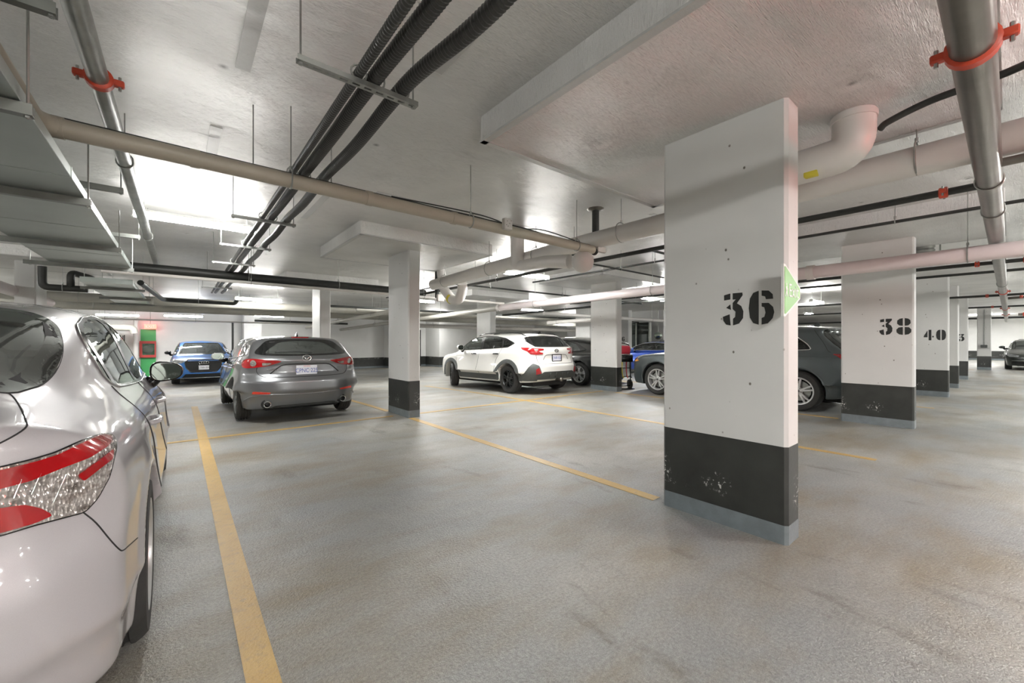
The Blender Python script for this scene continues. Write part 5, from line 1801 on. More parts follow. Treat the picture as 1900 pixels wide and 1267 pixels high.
tag(wb, 'stencilled number 21 on the back wall left of the white riser pipe', 'number')
number(wb, '21', 0.26, (0, 0, 0), (1, 0, 0), (0, 0, 1))

# the exit sign over the aisle behind the viewer: its red light tints the right of the picture
ax = empty('aisle_exit_light', (3.7, -2.6, 2.3))
tag(ax, 'red exit sign hanging over the driving aisle', 'exit sign')
MB().rbox(-0.25, 0.25, -0.04, 0.04, -0.13, 0.13, 0.01).build('housing', M_EXITR, ax)
MB().tube([(0, 0, 0.13), (0, 0, ZC - 2.3)], 0.012, 6).build('rod', M_STEEL, ax)
l = bpy.data.lights.new('exit_glow', 'AREA')
l.shape = 'RECTANGLE'
l.size, l.size_y = 0.5, 0.26
l.energy = 13
l.color = (1.0, 0.10, 0.08)
lo = bpy.data.objects.new('exit_glow', l)
COL.objects.link(lo)
lo.location = (3.7, -2.54, 2.3)
lo.rotation_euler = (math.radians(90), 0, 0)
lo.parent = None


# ------------------------------------------------------------------ fluorescent fittings
def fitting(x, y, z=2.62, label=None, power=1.0, rods=True):
    o = empty('fluorescent_light', (x, y, z))
    tag(o, label, 'light')
    if label is None:
        o['label'] = 'tube light hanging in a row under the foil ceiling, out of view'
    if label is None:
        o['group'] = 'tube lights out of view'
    MB().rbox(-0.61, 0.61, -0.045, 0.045, 0.045, 0.08, 0.006, 1).box(-0.61, -0.59, -0.055, 0.055, -0.015, 0.05).box(0.59, 0.61, -0.055, 0.055, -0.015, 0.05).build('housing', M_WHITEM, o)
    MB().rbox(-0.59, 0.59, -0.052, 0.052, -0.012, 0.045, 0.018, 3).build('diffuser', M_TUBE2 if (y > 19 or (label and y < 6.5 and x < 1)) else M_TUBE, o, True, 40)
    if rods:
        for xx in (-0.5, 0.5):
            MB().tube([(xx, 0, 0.07), (xx, 0, ZC - z + 0.005)], 0.004, 6).build('hanger_rod', M_STEEL, o)
    l = bpy.data.lights.new('tube_glow', 'AREA')
    l.shape = 'RECTANGLE'
    l.size, l.size_y = 1.1, 0.1
    l.energy = LAMP_W * power * (0.5 if y > 19 else 1.0)
    l.color = (0.985, 0.99, 0.965)
    q = bpy.data.objects.new('tube_glow', l)
    COL.objects.link(q)
    q.location = (0, 0, -0.03)
    q.parent = o
    u = l.copy()
    u.size_y = 0.16
    u.energy = LAMP_UP * power * (1.6 if label and x > 1 else 1.0 if label else 13.0)  # unseen fittings get extra uplight, added to brighten the ceiling
    q = bpy.data.objects.new('tube_glow', u)
    COL.objects.link(q)
    q.location = (0, 0, 0.085)
    q.rotation_euler = (math.pi, 0, 0)
    q.parent = o
    return o


fitting(0.19, 6.3, 2.705, 'long lit tube light left of the black conduits, brightest in view', 0.8)
fitting(5.55, 6.3, 2.62, 'lit tube light between the free standing column and the columns behind it')
fitting(1.85, 14.2, 2.50, 'lit tube light between the black main and the fat grey pipes')
fitting(0.15, 20.6, 2.25, 'lit tube light far back above the blue car')
fitting(-1.8, 21.5, 2.25, 'lit tube light before the green strip of wall')
fitting(3.2, 21.5, 2.4, 'lit tube light near the back wall above the grey hatchback')
fitting(5.9, 12.0, 2.55, 'lit tube light beyond the white crossover roof')
fitting(11.2, 6.9, 2.55, 'lit tube light left of column 36, behind it')
fitting(16.2, 4.0, 2.55, 'lit tube light seen between column 36 and column 38')
fitting(11.3, 12.5, 2.55, 'lit tube light over the black car')
fitting(11.5, 21.0, 2.45, 'lit tube light before the white door')
fitting(18.5, 17.0, 2.45, 'lit tube light far behind the black car')
fitting(23.0, 6.0, 2.55, 'lit tube light far behind the blue sedan')
fitting(-5.5, 8.0)
fitting(-5.5, 16.0)
for x in (-5.2, 0.3, 5.7, 11.1, 17.0, 23.0, 29.0, 36.0):
    fitting(x, -2.2 if x > -1 else -2.0)
fitting(30.0, 12.0)
fitting(33.0, 3.0, power=1.1)  # this and the next two are added to brighten the dark far end
fitting(40.0, 1.0, power=1.1)
fitting(40.0, -3.5, power=1.1)
fitting(0.3, -6.0)
fitting(11.1, -6.0)
fitting(23.0, -6.0)


# ------------------------------------------------------------------ pipes, conduits, ducts
def hanger(o, x, y, z, r, zt=ZC):
    """clevis and rod carrying a pipe"""
    m = MB()
    a = np.linspace(-0.6, math.pi + 0.6, 14)
    m.tube([(x, y, z + r + 0.05), (x, y, zt + 0.004)], 0.005, 6)
    ring_pts = [(0, 0)]
    h = m.build('hanger', M_STEEL, o)
    return h


def clevis(o, axis, x, y, z, r, zt=ZC):
    m = MB()
    a = np.linspace(0, 2 * math.pi, 17)
    if axis == 'x':
        m.tube([(x, y + (r + 0.004) * math.cos(t), z + (r + 0.004) * math.sin(t) * 1.0 + (0.02 if math.sin(t) > 0.3 else 0)) for t in a], 0.006, 6, False)
    else:
        m.tube([(x + (r + 0.004) * math.cos(t), y, z + (r + 0.004) * math.sin(t) + (0.02 if math.sin(t) > 0.3 else 0)) for t in a], 0.006, 6, False)
    m.tube([(x, y, z + r + 0.015), (x, y, zt + 0.004)], 0.0045, 6)
    m.lathe([(0.012, z + r + 0.02), (0.012, z + r + 0.05), (0.0, z + r + 0.05)], 'z', 8, (x, y, 0))
    return m.build('hanger', M_STEEL, o)


def pipe(name, pts, r, mat, label, cat='pipe', hangers=(), axis='x', seg=18, group=None, bendr=0.12, collars=(), cmat=None, zt=ZC):
    P = bend(pts, bendr, 7) if len(pts) > 2 else pts
    o = MB().tube(P, r, seg).build(name, mat, None, True, 50)
    tag(o, label, cat, group)
    for h in hangers:
        clevis(o, h[3] if len(h) > 3 else axis, h[0], h[1], h[2], r, zt)
    for (c, dirn, rr, ln) in collars:
        c, dirn = np.array(c, float), np.array(dirn, float)
        MB().tube([c - dirn * ln / 2, c + dirn * ln / 2], rr, seg).build('collar', cmat or mat, o, True, 40)
    return o


def coupling(parent, c, axis, r, mat=None):
    """grooved coupling: clamp ring with two bolt ears"""
    mat = mat or M_RED
    m = MB()
    c = np.array(c, float)
    e = {'x': np.array([1.0, 0, 0]), 'y': np.array([0, 1.0, 0])}[axis]
    u = np.cross(e, [0, 0, 1.0])
    m.tube([c - e * 0.026, c - e * 0.02, c + e * 0.02, c + e * 0.026], [r + 0.006, r + 0.014, r + 0.014, r + 0.006], 20)
    for s_ in (1, -1):
        q = c + u * s_ * (r + 0.028)
        lo_, hi_ = q - e * 0.018 - np.abs(u) * 0.024, q + e * 0.018 + np.abs(u) * 0.024
        m.rbox(min(lo_[0], hi_[0]), max(lo_[0], hi_[0]), min(lo_[1], hi_[1]), max(lo_[1], hi_[1]), c[2] - 0.016, c[2] + 0.016, 0.005, 1)
    o = m.build('coupling', mat, parent, True, 40)
    for s_ in (1, -1):
        q = c + u * s_ * (r + 0.034)
        MB().tube([q - [0, 0, 0.035], q + [0, 0, 0.035]], 0.007, 6).build('coupling_bolt', M_STEEL, o)
    return o


EX, EY = (1, 0, 0), (0, 1, 0)
# P1: beige drain pipe crossing the picture
p1 = pipe('drain_pipe', [(-0.60, -1.0, 2.445), (-0.60, 3.31, 2.445), (4.02, 3.31, 2.42)], 0.052, M_PVC, 'long beige drain pipe crossing over the stall, bent at its left end', 'pipe',
          [(0.63, 3.31, 2.44), (2.19, 3.31, 2.43), (3.72, 3.31, 2.42)], 'x', 20, bendr=0.14,
          collars=[((-0.52, 3.31, 2.445), EX, 0.058, 0.06), ((0.08, 3.31, 2.442), EX, 0.058, 0.05), ((1.2, 3.31, 2.438), EX, 0.058, 0.05), ((2.0, 3.31, 2.43), EX, 0.058, 0.05)], cmat=M_PVC)
cbl = MB().tube(smooth_path([(-0.55, 3.33, 2.505), (0.5, 3.34, 2.50), (1.5, 3.335, 2.495), (2.2, 3.34, 2.50), (2.6, 3.33, 2.485), (3.2, 3.33, 2.48), (4.0, 3.33, 2.475)], 8), 0.010, 6).build('cable', M_BLACKPIPE, p1, True)
MB().tube(smooth_path([(1.4, 3.33, 2.505), (2.3, 3.31, 2.52), (2.8, 3.35, 2.49), (3.3, 3.42, 2.56), (4.0, 3.4, 2.50)], 8), 0.006, 6).build('cable', M_BLACKPIPE, p1, True)
MB().tube(smooth_path([(2.1, 3.36, 2.50), (2.9, 3.36, 2.51), (3.6, 3.36, 2.47), (4.0, 3.35, 2.48)], 8), 0.006, 6).build('cable', M_BLACKPIPE, p1, True)
jb = tag(MB().rbox(2.52, 2.62, 3.19, 3.245, 2.40, 2.51, 0.006, 1).build('junction_box', M_GREYBOX), 'small pale junction box on the front of the beige drain pipe', 'junction box')
m = MB()
for a, b in ((2.55, 2.48), (2.58, 2.46), (2.56, 2.43), (2.60, 2.49), (2.54, 2.44)):
    m.lathe([(0.0, 3.186), (0.004, 3.186), (0.004, 3.19)], 'y', 6, (a, 0, b))
m.build('screw', M_STEELD, jb)['kind'] = 'stuff'
# black drop joining it
bd = pipe('black_drain_drop', [(4.16, 3.38, ZC), (4.16, 3.38, 2.45), (4.05, 3.31, 2.40)], 0.045, M_BLACKPIPE, 'black pipe dropping from the ceiling to the right end of the beige drain pipe', 'pipe', bendr=0.1)
MB().lathe([(0.045, 2.955), (0.10, 2.965), (0.11, 2.981)], 'z', 14, (4.16, 3.38, 0)).build('flange', M_STEELD, bd, True)
MB().rbox(4.07, 4.22, 3.26, 3.30, 2.40, 2.47, 0.004, 1).build('tag', M_GREYBOX, bd)

# P2: steel sprinkler main on the left
p2 = pipe('steel_pipe', [(-0.33, -1.0, 2.615), (-0.30, 9.3, 2.615)], 0.043, M_STEEL, 'grey steel pipe with a red coupling at the upper left', 'pipe', [(-0.315, 4.2, 2.615), (-0.31, 7.0, 2.615)], 'y')
coupling(p2, (-0.316, 2.95, 2.615), 'y', 0.043)
p6 = pipe('steel_main', [(0.5, 0.09, 2.414), (36.0, 0.09, 2.414)], 0.064, M_STEELD, 'thick brown grey steel main at the upper right running down the aisle', 'pipe', [(5.5, 0.09, 2.414), (12.6, 0.09, 2.414)], 'x', 24)
coupling(p6, (2.38, 0.09, 2.414), 'x', 0.064)
for x in (14.6, 22.0, 27.0):
    coupling(p6, (x, 0.09, 2.414), 'x', 0.064)
MB().tube([(4.45 + 0 * t, 0.09 + 0.069 * math.cos(t), 2.414 + 0.069 * math.sin(t)) for t in np.linspace(0, 2 * math.pi, 20)], 0.006, 6).build('band_clamp', M_STEEL, p6, True)

# branch lines square to the main
def branch(x, y0, y1, z, r, label, cx=(), hang=(), mat=None):
    o = pipe('sprinkler_branch', [(x, y0, z), (x, y1, z)], r, mat or M_BLACKPIPE, label, 'pipe', [(x, yy, z) for yy in hang], 'y', 14)
    for c in cx:
        coupling(o, (x, c, z), 'y', r)
    return o


branch(4.55, 0.11, 11.0, 2.414, 0.027, 'black branch pipe running from the steel main past column 36', (0.32,), (2.5, 4.1, 6.0, 8.3))
branch(4.07, -2.0, 0.07, 2.414, 0.027, 'short brown branch at the right edge with a red coupling', (-0.10,), (), M_STEELD)
branch(6.9, -1.5, 7.6, 2.76, 0.019, 'thin black pipe behind column 36 close under the ceiling', (), (0.9, 2.4, 4.2))
branch(9.15, -1.0, 8.4, 2.414, 0.027, 'black branch pipe beyond column 38 with red couplings', (0.30, -0.15), (2.9, 6.1))
branch(11.1, -1.0, 8.4, 2.50, 0.024, 'second black branch pipe beyond column 38', (), (3.1,))
branch(15.7, -1.2, 8.4, 2.414, 0.030, 'far black branch pipe crossing beyond column 40', (0.35,), (2.9,))
branch(20.85, -1.2, 9.5, 2.414, 0.028, 'farthest thin black branch pipe, crossing beyond column 43', (0.35,), ())
branch(30.5, -3.0, 9.5, 2.41, 0.050, 'dark pipe across the end of the aisle', (), ())
vb = empty('valve_assembly', (17.0, -0.25, 2.30))
tag(vb, 'red valve bracket hanging under the steel main far down the aisle', 'valve')
MB().tube(bend([(0, 0.27, 0.114), (0, -0.25, 0.14), (0, -0.25, -0.32), (0, 0.1, -0.32)], 0.05), 0.035, 10).build('pipe_loop', M_STEELD, vb, True)
for yy, zz in ((0.05, 0.14), (-0.25, 0.06), (-0.2, -0.32), (0.0, -0.32)):
    coupling(vb, (0, yy, zz), 'y', 0.035)
MB().tube([(0, -0.05, -0.32), (0, -2.5, -0.32)], 0.025, 8).build('outlet_pipe', M_BLACKPIPE, vb, True)
MB().tube([(0, -0.2, 0.14), (0, -2.5, 0.12)], 0.008, 6).build('cable', M_BLACKPIPE, vb, True)

# P3: fat white pipe behind column 36
p3 = pipe('white_main', [(4.109, -3.21, 2.575), (4.098, 3.531, 2.559), (4.098, 7.597, 2.447)], 0.105, M_WPIPE, 'fat white wrapped pipe passing behind column 36', 'pipe',
          [(4.098, 0.42, 2.575), (4.098, 2.943, 2.565), (4.098, 4.441, 2.533), (4.098, 5.618, 2.5), (4.098, 7.116, 2.463)], 'y', 24)
tr = pipe('white_trap', [(3.50, 0.66, ZD), (3.50, 0.66, 2.54), (3.50, 1.02, 2.53), (3.55, 1.7, 2.60)], 0.118, M_WPIPE, 'big white wrapped elbow dropping from the ceiling right of column 36', 'pipe', bendr=0.17, seg=28, collars=[((3.50, 0.66, 2.76), (0, 0, 1), 0.126, 0.035)])
MB().tube([(3.62, 0.66, 2.74), (3.62, 0.665, 2.66), (3.615, 0.70, 2.58), (3.60, 0.74, 2.50)], 0.0035, 5).build('seam', M_STEELD, tr, True)
MB().rbox(3.41, 3.46, 0.84, 0.92, 2.425, 2.47, 0.004, 1).build('yellow_tape', M_YELL, tr, True)
pipe('white_drop', [(3.74, 4.45, ZC), (3.74, 4.45, 2.60), (3.74, 4.45, 2.43)], [0.098, 0.1, 0.1], M_WPIPE, 'white vertical pipe with a rounded end left of the hanging trap', 'pipe', seg=24) if False else None
wd = MB().tube([(3.96, 4.71, ZC), (3.96, 4.71, 2.46)] + [(3.96, 4.71, 2.46 - 0.105 * math.sin(t)) for t in np.linspace(0.2, 1.5, 7)], [0.105, 0.105] + [0.105 * math.cos(t) for t in np.linspace(0.2, 1.5, 7)], 24).build('white_drop', M_WPIPE, None, True, 60)
tag(wd, 'white vertical pipe with a rounded end above the middle of the white main', 'pipe')
MB().tube([(3.96, 4.71, 2.82), (3.96, 4.71, 2.85)], 0.111, 24).build('collar', M_WPIPE, wd, True, 40)
tb = MB().tube([(3.80, 4.45, 2.36), (3.80, 3.95, 2.34), (3.86, 3.55, 2.29)], [0.075, 0.08, 0.09], 18)
tb.tube([(3.90, 3.37, 2.265 + 0.135 * math.sin(t)) for t in np.linspace(-1.5, 1.5, 13)], [0.135 * math.cos(t) + 0.002 for t in np.linspace(-1.5, 1.5, 13)], 22)
t_ = tb.build('white_bulb_trap', M_WPIPE, None, True, 60)
tag(t_, 'round white wrapped trap hanging under the end of the beige drain pipe', 'pipe')
te = MB().tube(bend([(3.83, 7.10, 2.36), (3.80, 6.75, 2.22), (3.72, 6.25, 2.14), (3.72, 6.2, 2.34)], 0.08), 0.085, 18)
te = te.build('white_elbow', M_WPIPE, None, True, 60) if False else None
we = MB().tube(bend([(4.35, 7.75, ZC), (4.35, 7.62, 2.40), (4.35, 7.25, 2.12), (4.35, 6.98, 2.10), (4.35, 6.86, 2.30), (4.3, 6.8, 2.42)], 0.1), 0.098, 20).build('white_elbow_trap', M_WPIPE, None, True, 60)
tag(we, 'white wrapped elbow with a yellow band right of the free standing column', 'pipe')
MB().tube([(4.35, 7.27, 2.135), (4.35, 7.33, 2.17)], 0.104, 20).build('yellow_band', M_YELL, we, True)
bd2 = pipe('black_drop', [(4.41, 8.0, ZC), (4.41, 8.0, 2.23)], 0.045, M_BLACKPIPE, 'short black pipe dropping from the ceiling right of the free standing column', 'pipe')
MB().rbox(4.36, 4.52, 7.87, 7.95, 2.15, 2.30, 0.01, 1).build('paper_tag', M_GREYBOX, bd2)

# P4: long pipe passing in front of column 38
p4 = pipe('pink_white_main', [(6.975, -3.0, 2.283), (6.975, 2.05, 2.25), (6.975, 9.07, 2.213)], 0.087, M_PPIPE, 'long pinkish white pipe passing in front of column 38', 'pipe', [(6.975, 0.3, 2.262), (6.975, 4.3, 2.237), (6.975, 7.6, 2.22)], 'y', 24,
          collars=[((6.975, 1.79, 2.252), EY, 0.104, 0.09), ((6.975, 9.07, 2.213), EY, 0.104, 0.11)], cmat=M_WPIPE)
pipe('grey_white_extension', [(6.975, 9.13, 2.21), (6.975, 23.6, 1.93)], 0.075, M_GPIPE, 'grey pipe continuing the long pinkish pipe towards the back wall', 'pipe', [(6.975, 12.4, 2.147), (6.975, 18.5, 2.03)], 'y', 18)

# hose
hs = MB().tube(smooth_path([(3.65, 0.55, 2.70), (3.62, 0.50, 2.72), (3.6, 0.3, 2.76), (3.5, 0.0, 2.74), (3.3, -0.35, 2.73), (3.2, -0.9, 2.72)], 8), 0.021, 12).build('black_hose', M_BLACKPIPE, None, True)
tag(hs, 'black hose running from the big white elbow behind the steel main', 'hose')
MB().tube([(3.68, 0.62, 2.69), (3.64, 0.53, 2.705)], 0.006, 6).build('hose_end', M_STEEL, hs, True)

# flexible riser beyond column 38
fx = empty('flexible_connector', (9.45, 0.90, 2.72))
tag(fx, 'ribbed metal flexible connector in a bracket right of column 38', 'connector')
MB().lathe([(0.0, -0.12)] + [(0.13 + (0.02 if i % 2 else 0), -0.12 + i * 0.03) for i in range(13)] + [(0.0, 0.24)], 'z', 24).build('bellows', M_STEEL, fx, True, 40)
MB().box(-0.02, 0.02, 0.19, 0.21, -0.15, ZC - 2.72).box(-0.02, 0.02, -0.21, -0.19, -0.15, ZC - 2.72).box(-0.02, 0.02, -0.21, 0.21, -0.17, -0.14).build('bracket', M_STEEL, fx)

# P7 and the far mains along x
pipe('black_main', [(-0.62, 8.95, 2.47), (4.6, 8.95, 2.44)], 0.078, M_BLACKPIPE, 'thick black pipe crossing behind the light above the grey hatchback', 'pipe', [(1.0, 8.95, 2.46), (2.6, 8.95, 2.45)], 'x', 18)
pipe('thin_light_pipe', [(-0.9, 8.6, 2.33), (6.75, 8.6, 2.29)], 0.028, M_WPIPE, 'thin pale pipe just below the thick black pipe', 'pipe', [(1.0, 8.6, 2.32), (4.4, 8.6, 2.30)], 'x', 12)
pipe('grey_main', [(-8.5, 15.2, 2.42), (11.0, 15.2, 2.40)], 0.12, M_GPIPE, 'fat grey pipe crossing far back, the nearer of two', 'pipe', [(-2, 15.2, 2.42), (1.5, 15.2, 2.41), (6, 15.2, 2.40)], 'x', 18)
pipe('grey_main', [(-8.5, 17.6, 2.36), (20.0, 17.6, 2.34)], 0.13, M_GPIPE, 'fat grey pipe crossing far back, the farther and lower of two', 'pipe', [(-2, 17.6, 2.36), (2, 17.6, 2.355), (6.8, 17.6, 2.35)], 'x', 18)
pipe('thin_white_pipe', [(-6.0, 20.0, 2.08), (4.9, 20.0, 2.05)], 0.03, M_WPIPE, 'thin white pipe before the back wall above the blue car', 'pipe', [(-2.0, 20.0, 2.07), (0.5, 20, 2.06)], 'x', 10)
pipe('white_main', [(-6.0, 22.6, 1.85), (-1.45, 22.6, 1.82), (-1.40, 22.6, 1.6)], 0.13, M_GPIPE, 'fat pale pipe left of the green strip of wall', 'pipe', [(-3.0, 22.6, 1.84)], 'x', 14)
ri = pipe('riser_pipe', [(-1.42, 23.6, -0.3), (-1.42, 23.6, 2.3)], 0.085, M_WPIPE, 'white vertical riser pipe left of the fire hose cabinet', 'pipe', seg=14, collars=[((-1.42, 23.6, 0.62), (0, 0, 1), 0.11, 0.05), ((-1.42, 23.6, 1.25), (0, 0, 1), 0.11, 0.05)])
pipe('dark_pipe', [(2.6, 21.2, 2.2), (6.6, 21.2, 2.16)], 0.05, M_BLACKPIPE, 'dark pipe near the back wall right of the pilaster', 'pipe', [(4.0, 21.2, 2.19)], 'x', 10)
pipe('black_vertical', [(1.98, 23.4, -0.3), (1.98, 23.4, 2.2)], 0.045, M_BLACKPIPE, 'thin black vertical pipe on the wall right of the blue car', 'pipe', seg=10)
pipe('grey_main', [(4.6, 13.9, 2.36), (20.0, 13.9, 2.36)], 0.09, M_GPIPE, 'grey pipe crossing behind the roof of the white crossover', 'pipe', [(6.4, 13.9, 2.36), (10.4, 13.9, 2.36)], 'x', 14)
pipe('dark_pipe', [(3.4, 13.2, 2.36), (20.0, 13.2, 2.35)], 0.035, M_BLACKPIPE, 'thin dark pipe crossing behind the roof of the white crossover', 'pipe', [(5.6, 13.2, 2.36), (9.4, 13.2, 2.355)], 'x', 10)
pipe('white_main', [(9.0, 19.5, 2.1), (22.0, 19.5, 2.05)], 0.11, M_WPIPE, 'white pipe far back above the white door', 'pipe', [(10.5, 19.5, 2.1), (15, 19.5, 2.08)], 'x', 12)
pipe('white_branch', [(13.3, 10.15, 2.19), (13.3, 13.6, 2.14)], 0.085, M_WPIPE, 'white pipe with a rounded end behind the black car', 'pipe', [(13.3, 11.0, 2.18), (13.3, 13.0, 2.15)], 'y', 12)
pipe('grey_branch', [(5.2, 11.2, 2.25), (5.2, 23.5, 2.0)], 0.07, M_GPIPE, 'sloping grey pipe right of the column behind the hatchback', 'pipe', [(5.2, 14.0, 2.2), (5.2, 18.0, 2.11)], 'y', 12)
pipe('dark_pipe', [(10.0, 8.2, 2.36), (10.0, 12.8, 2.32)], 0.035, M_BLACKPIPE, 'thin dark pipe above the black car', 'pipe', [(10.0, 9.4, 2.35)], 'y', 10)
pipe('white_main', [(9.5, 9.9, 2.22), (20.0, 9.9, 2.2)], 0.06, M_WPIPE, 'pale pipe seen right of column 36 at roof height', 'pipe', [(12.5, 9.9, 2.22), (16, 9.9, 2.21)], 'x', 12)
pipe('thin_pipe', [(4.7, 8.2, 2.62), (12.6, 8.2, 2.60)], 0.022, M_BLACKPIPE, 'thin dark pipe crossing under the ceiling behind the white main', 'pipe', [(6.0, 8.2, 2.62), (8.6, 8.2, 2.61)], 'x', 8)
pipe('thin_pipe', [(4.88, 3.9, 2.66), (4.88, 12.0, 2.60)], 0.016, M_BLACKPIPE, 'thin dark pipe alongside the black branch pipe', 'pipe', [(4.88, 5.0, 2.655), (4.88, 7.2, 2.64)], 'y', 8)
pipe('thin_pipe', [(5.6, 4.6, 2.62), (9.9, 4.6, 2.60)], 0.016, M_BLACKPIPE, 'thin dark cross pipe left of column 36', 'pipe', [(6.4, 4.6, 2.62)], 'x', 8)
pipe('thin_pipe', [(5.3, 3.3, 2.60), (9.0, 3.3, 2.58)], 0.02, M_BLACKPIPE, 'short dark cross pipe just behind column 36', 'pipe', [(6.5, 3.3, 2.6)], 'x', 8)

# left edge: big pinkish pipe with a flanged end
lp = pipe('left_main', [(-2.45, 4.6, 2.28), (-2.41, 14.6, 2.20)], 0.10, M_PPIPE, 'pinkish white pipe over the roof of the silver sedan at the left edge', 'pipe', [(-2.43, 7.2, 2.265), (-2.42, 10.0, 2.25)], 'y', 20, collars=[((-2.44, 5.9, 2.27), EY, 0.115, 0.12)], cmat=M_PPIPE)
MB().tube([(-2.45, 4.55 + 0.14 * math.sin(t), 2.28) for t in np.linspace(-1.5, 1.5, 11)], [0.145 * math.cos(t) + 0.002 for t in np.linspace(-1.5, 1.5, 11)], 20).build('rounded_end', M_PPIPE, lp, True)
bl = pipe('black_trap_pipe', [(-1.9, 11.0, 2.62), (-1.9, 11.0, 2.25), (-1.33, 11.0, 2.25)], 0.06, M_BLACKPIPE, 'black pipe with two bent traps below the duct', 'pipe', [(-1.65, 11.0, 2.25)], 'x', bendr=0.1, seg=12)
MB().tube(bend([(-1.55, 11.0, 2.25), (-1.55, 11.0, 2.55), (-1.32, 11.3, 2.50), (-1.32, 11.6, 2.50)], 0.09), 0.055, 12).build('trap_bend', M_BLACKPIPE, bl, True)
pipe('black_branch', [(-0.55, 10.2, 2.36), (-0.35, 13.0, 2.33), (-0.30, 13.6, 2.33), (1.2, 13.6, 2.32), (1.25, 13.6, 2.42)], 0.05, M_BLACKPIPE, 'black pipe following the right edge of the far duct and bending right', 'pipe', [(0.4, 13.6, 2.32, 'x')], 'x', 12, bendr=0.15)

# ducts
def duct(x0, x1, y0, y1, z0, z1, label, joints):
    o = empty('air_duct', ((x0 + x1) / 2, y0, z0))
    tag(o, label, 'air duct')
    cx = (x0 + x1) / 2
    ys_ = [y0] + joints + [y1]
    for a, b in zip(ys_[:-1], ys_[1:]):
        MB().rbox(x0 - cx, x1 - cx, a - y0 + 0.0015, b - y0 - 0.0015, 0, z1 - z0, 0.002, 1).build('duct_panel', M_DUCT, o)
    for j in joints + [y0, y1]:
        MB().box(x0 - cx - 0.003, x1 - cx + 0.003, j - y0 - 0.010, j - y0 + 0.010, -0.002, z1 - z0 + 0.003).build('joint_flange', M_DUCT, o)
    return o


duct(-1.16, -0.47, -1.6, 7.15, 2.195, 2.25, 'large galvanized duct overhead at the left', [0.4, 1.95, 3.35, 4.75, 6.1])
duct(-1.25, -0.62, 9.6, 15.0, 2.25, 2.33, 'farther galvanized duct behind the first one', [11.2, 12.9])


def angle_rail(y, x0, x1, z, label, rods, zt=ZC, group=None):
    """trapeze support: steel channel with threaded rods"""
    o = empty('duct_support', (0, y, z))
    tag(o, label, 'support', group)
    MB().box(x0, x1, -0.02, 0.02, -0.004, 0.0).box(x0, x1, -0.02, -0.016, 0, 0.04).box(x0, x1, 0.016, 0.02, 0, 0.04).build('channel', M_RAIL, o)
    for rx in rods:
        MB().tube([(rx, 0, -0.015), (rx, 0, zt - z + 0.004)], 0.005, 6).lathe([(0, -0.012), (0.011, -0.012), (0.011, -0.004), (0, -0.004)], 'z', 6, (rx, 0, 0)).build('threaded_rod', M_STEEL, o)
    return o


for y, lab in ((2.42, 'nearest channel under the large duct, at the left edge'), (3.78, 'second channel under the large duct'), (5.55, 'third channel under the large duct'), (7.0, 'fourth channel under the far end of the large duct')):
    angle_rail(y, -1.35, -0.44, 2.15, lab, (-1.3, -0.455), 2.56)
for y, lab in ((2.30, 'nearest channel above the large duct with a rod at its right end'), (4.70, 'second channel above the large duct ending right of it'), (6.65, 'third channel above the large duct ending right of it')):
    angle_rail(y, -1.35, -0.36, 2.51, lab, (-1.3, -0.375))
for y, lab in ((10.4, 'nearer channel under the farther duct'), (12.6, 'middle channel under the farther duct'), (14.4, 'farther channel under the farther duct')):
    angle_rail(y, -1.35, -0.5, 2.21, lab, (-1.3, -0.53))


def strut(y, x0, x1, z, label):
    o = empty('conduit_strut', (x0, y, z))
    tag(o, label, 'support')
    L = x1 - x0
    m = MB()
    # slotted channel, slots left open between bars of the web
    n = max(4, int(L / 0.052))
    m.box(0, L, -0.0205, -0.018, 0, 0.022).box(0, L, 0.018, 0.0205, 0, 0.022)
    m.box(0, L, -0.0205, -0.006, -0.002, 0).box(0, L, 0.006, 0.0205, -0.002, 0)
    for i in range(n + 1):
        cx = L * i / n
        m.box(max(0, cx - 0.011), min(L, cx + 0.011), -0.006, 0.006, -0.002, 0)
    m.build('slotted_channel', M_STEEL, o)
    for rx in (0.015, L - 0.02):
        MB().tube([(rx, 0, -0.014), (rx, 0, ZC - z + 0.004)], 0.0045, 6).lathe([(0, -0.012), (0.011, -0.012), (0.011, -0.003), (0, -0.003)], 'z', 6, (rx, 0, 0)).build('threaded_rod', M_STEEL, o)
    c = MB()
    for rx in (0.27, 0.36, 0.49):
        c.tube([(rx + 0.037 * math.cos(t), 0, 0.058 + 0.037 * math.sin(t)) for t in np.linspace(0, 2 * math.pi, 15)], 0.005, 5)
    c.build('conduit_clamp', M_STEEL, o)['kind'] = 'stuff'
    return o


sy = [1.98, 3.46, 4.86, 6.36, 7.86, 9.6, 11.6]
for i, (y, lab) in enumerate(zip(sy, ['nearest slotted strut under the black conduits', 'second strut under the black conduits, touching the beige pipe', 'third strut under the black conduits', 'fourth strut under the black conduits, beside the bright light',
                                     'fifth strut under the black conduits', 'sixth strut under the black conduits', 'farthest strut under the black conduits'])):
    strut(y, 0.40, 0.97, 2.503, lab)


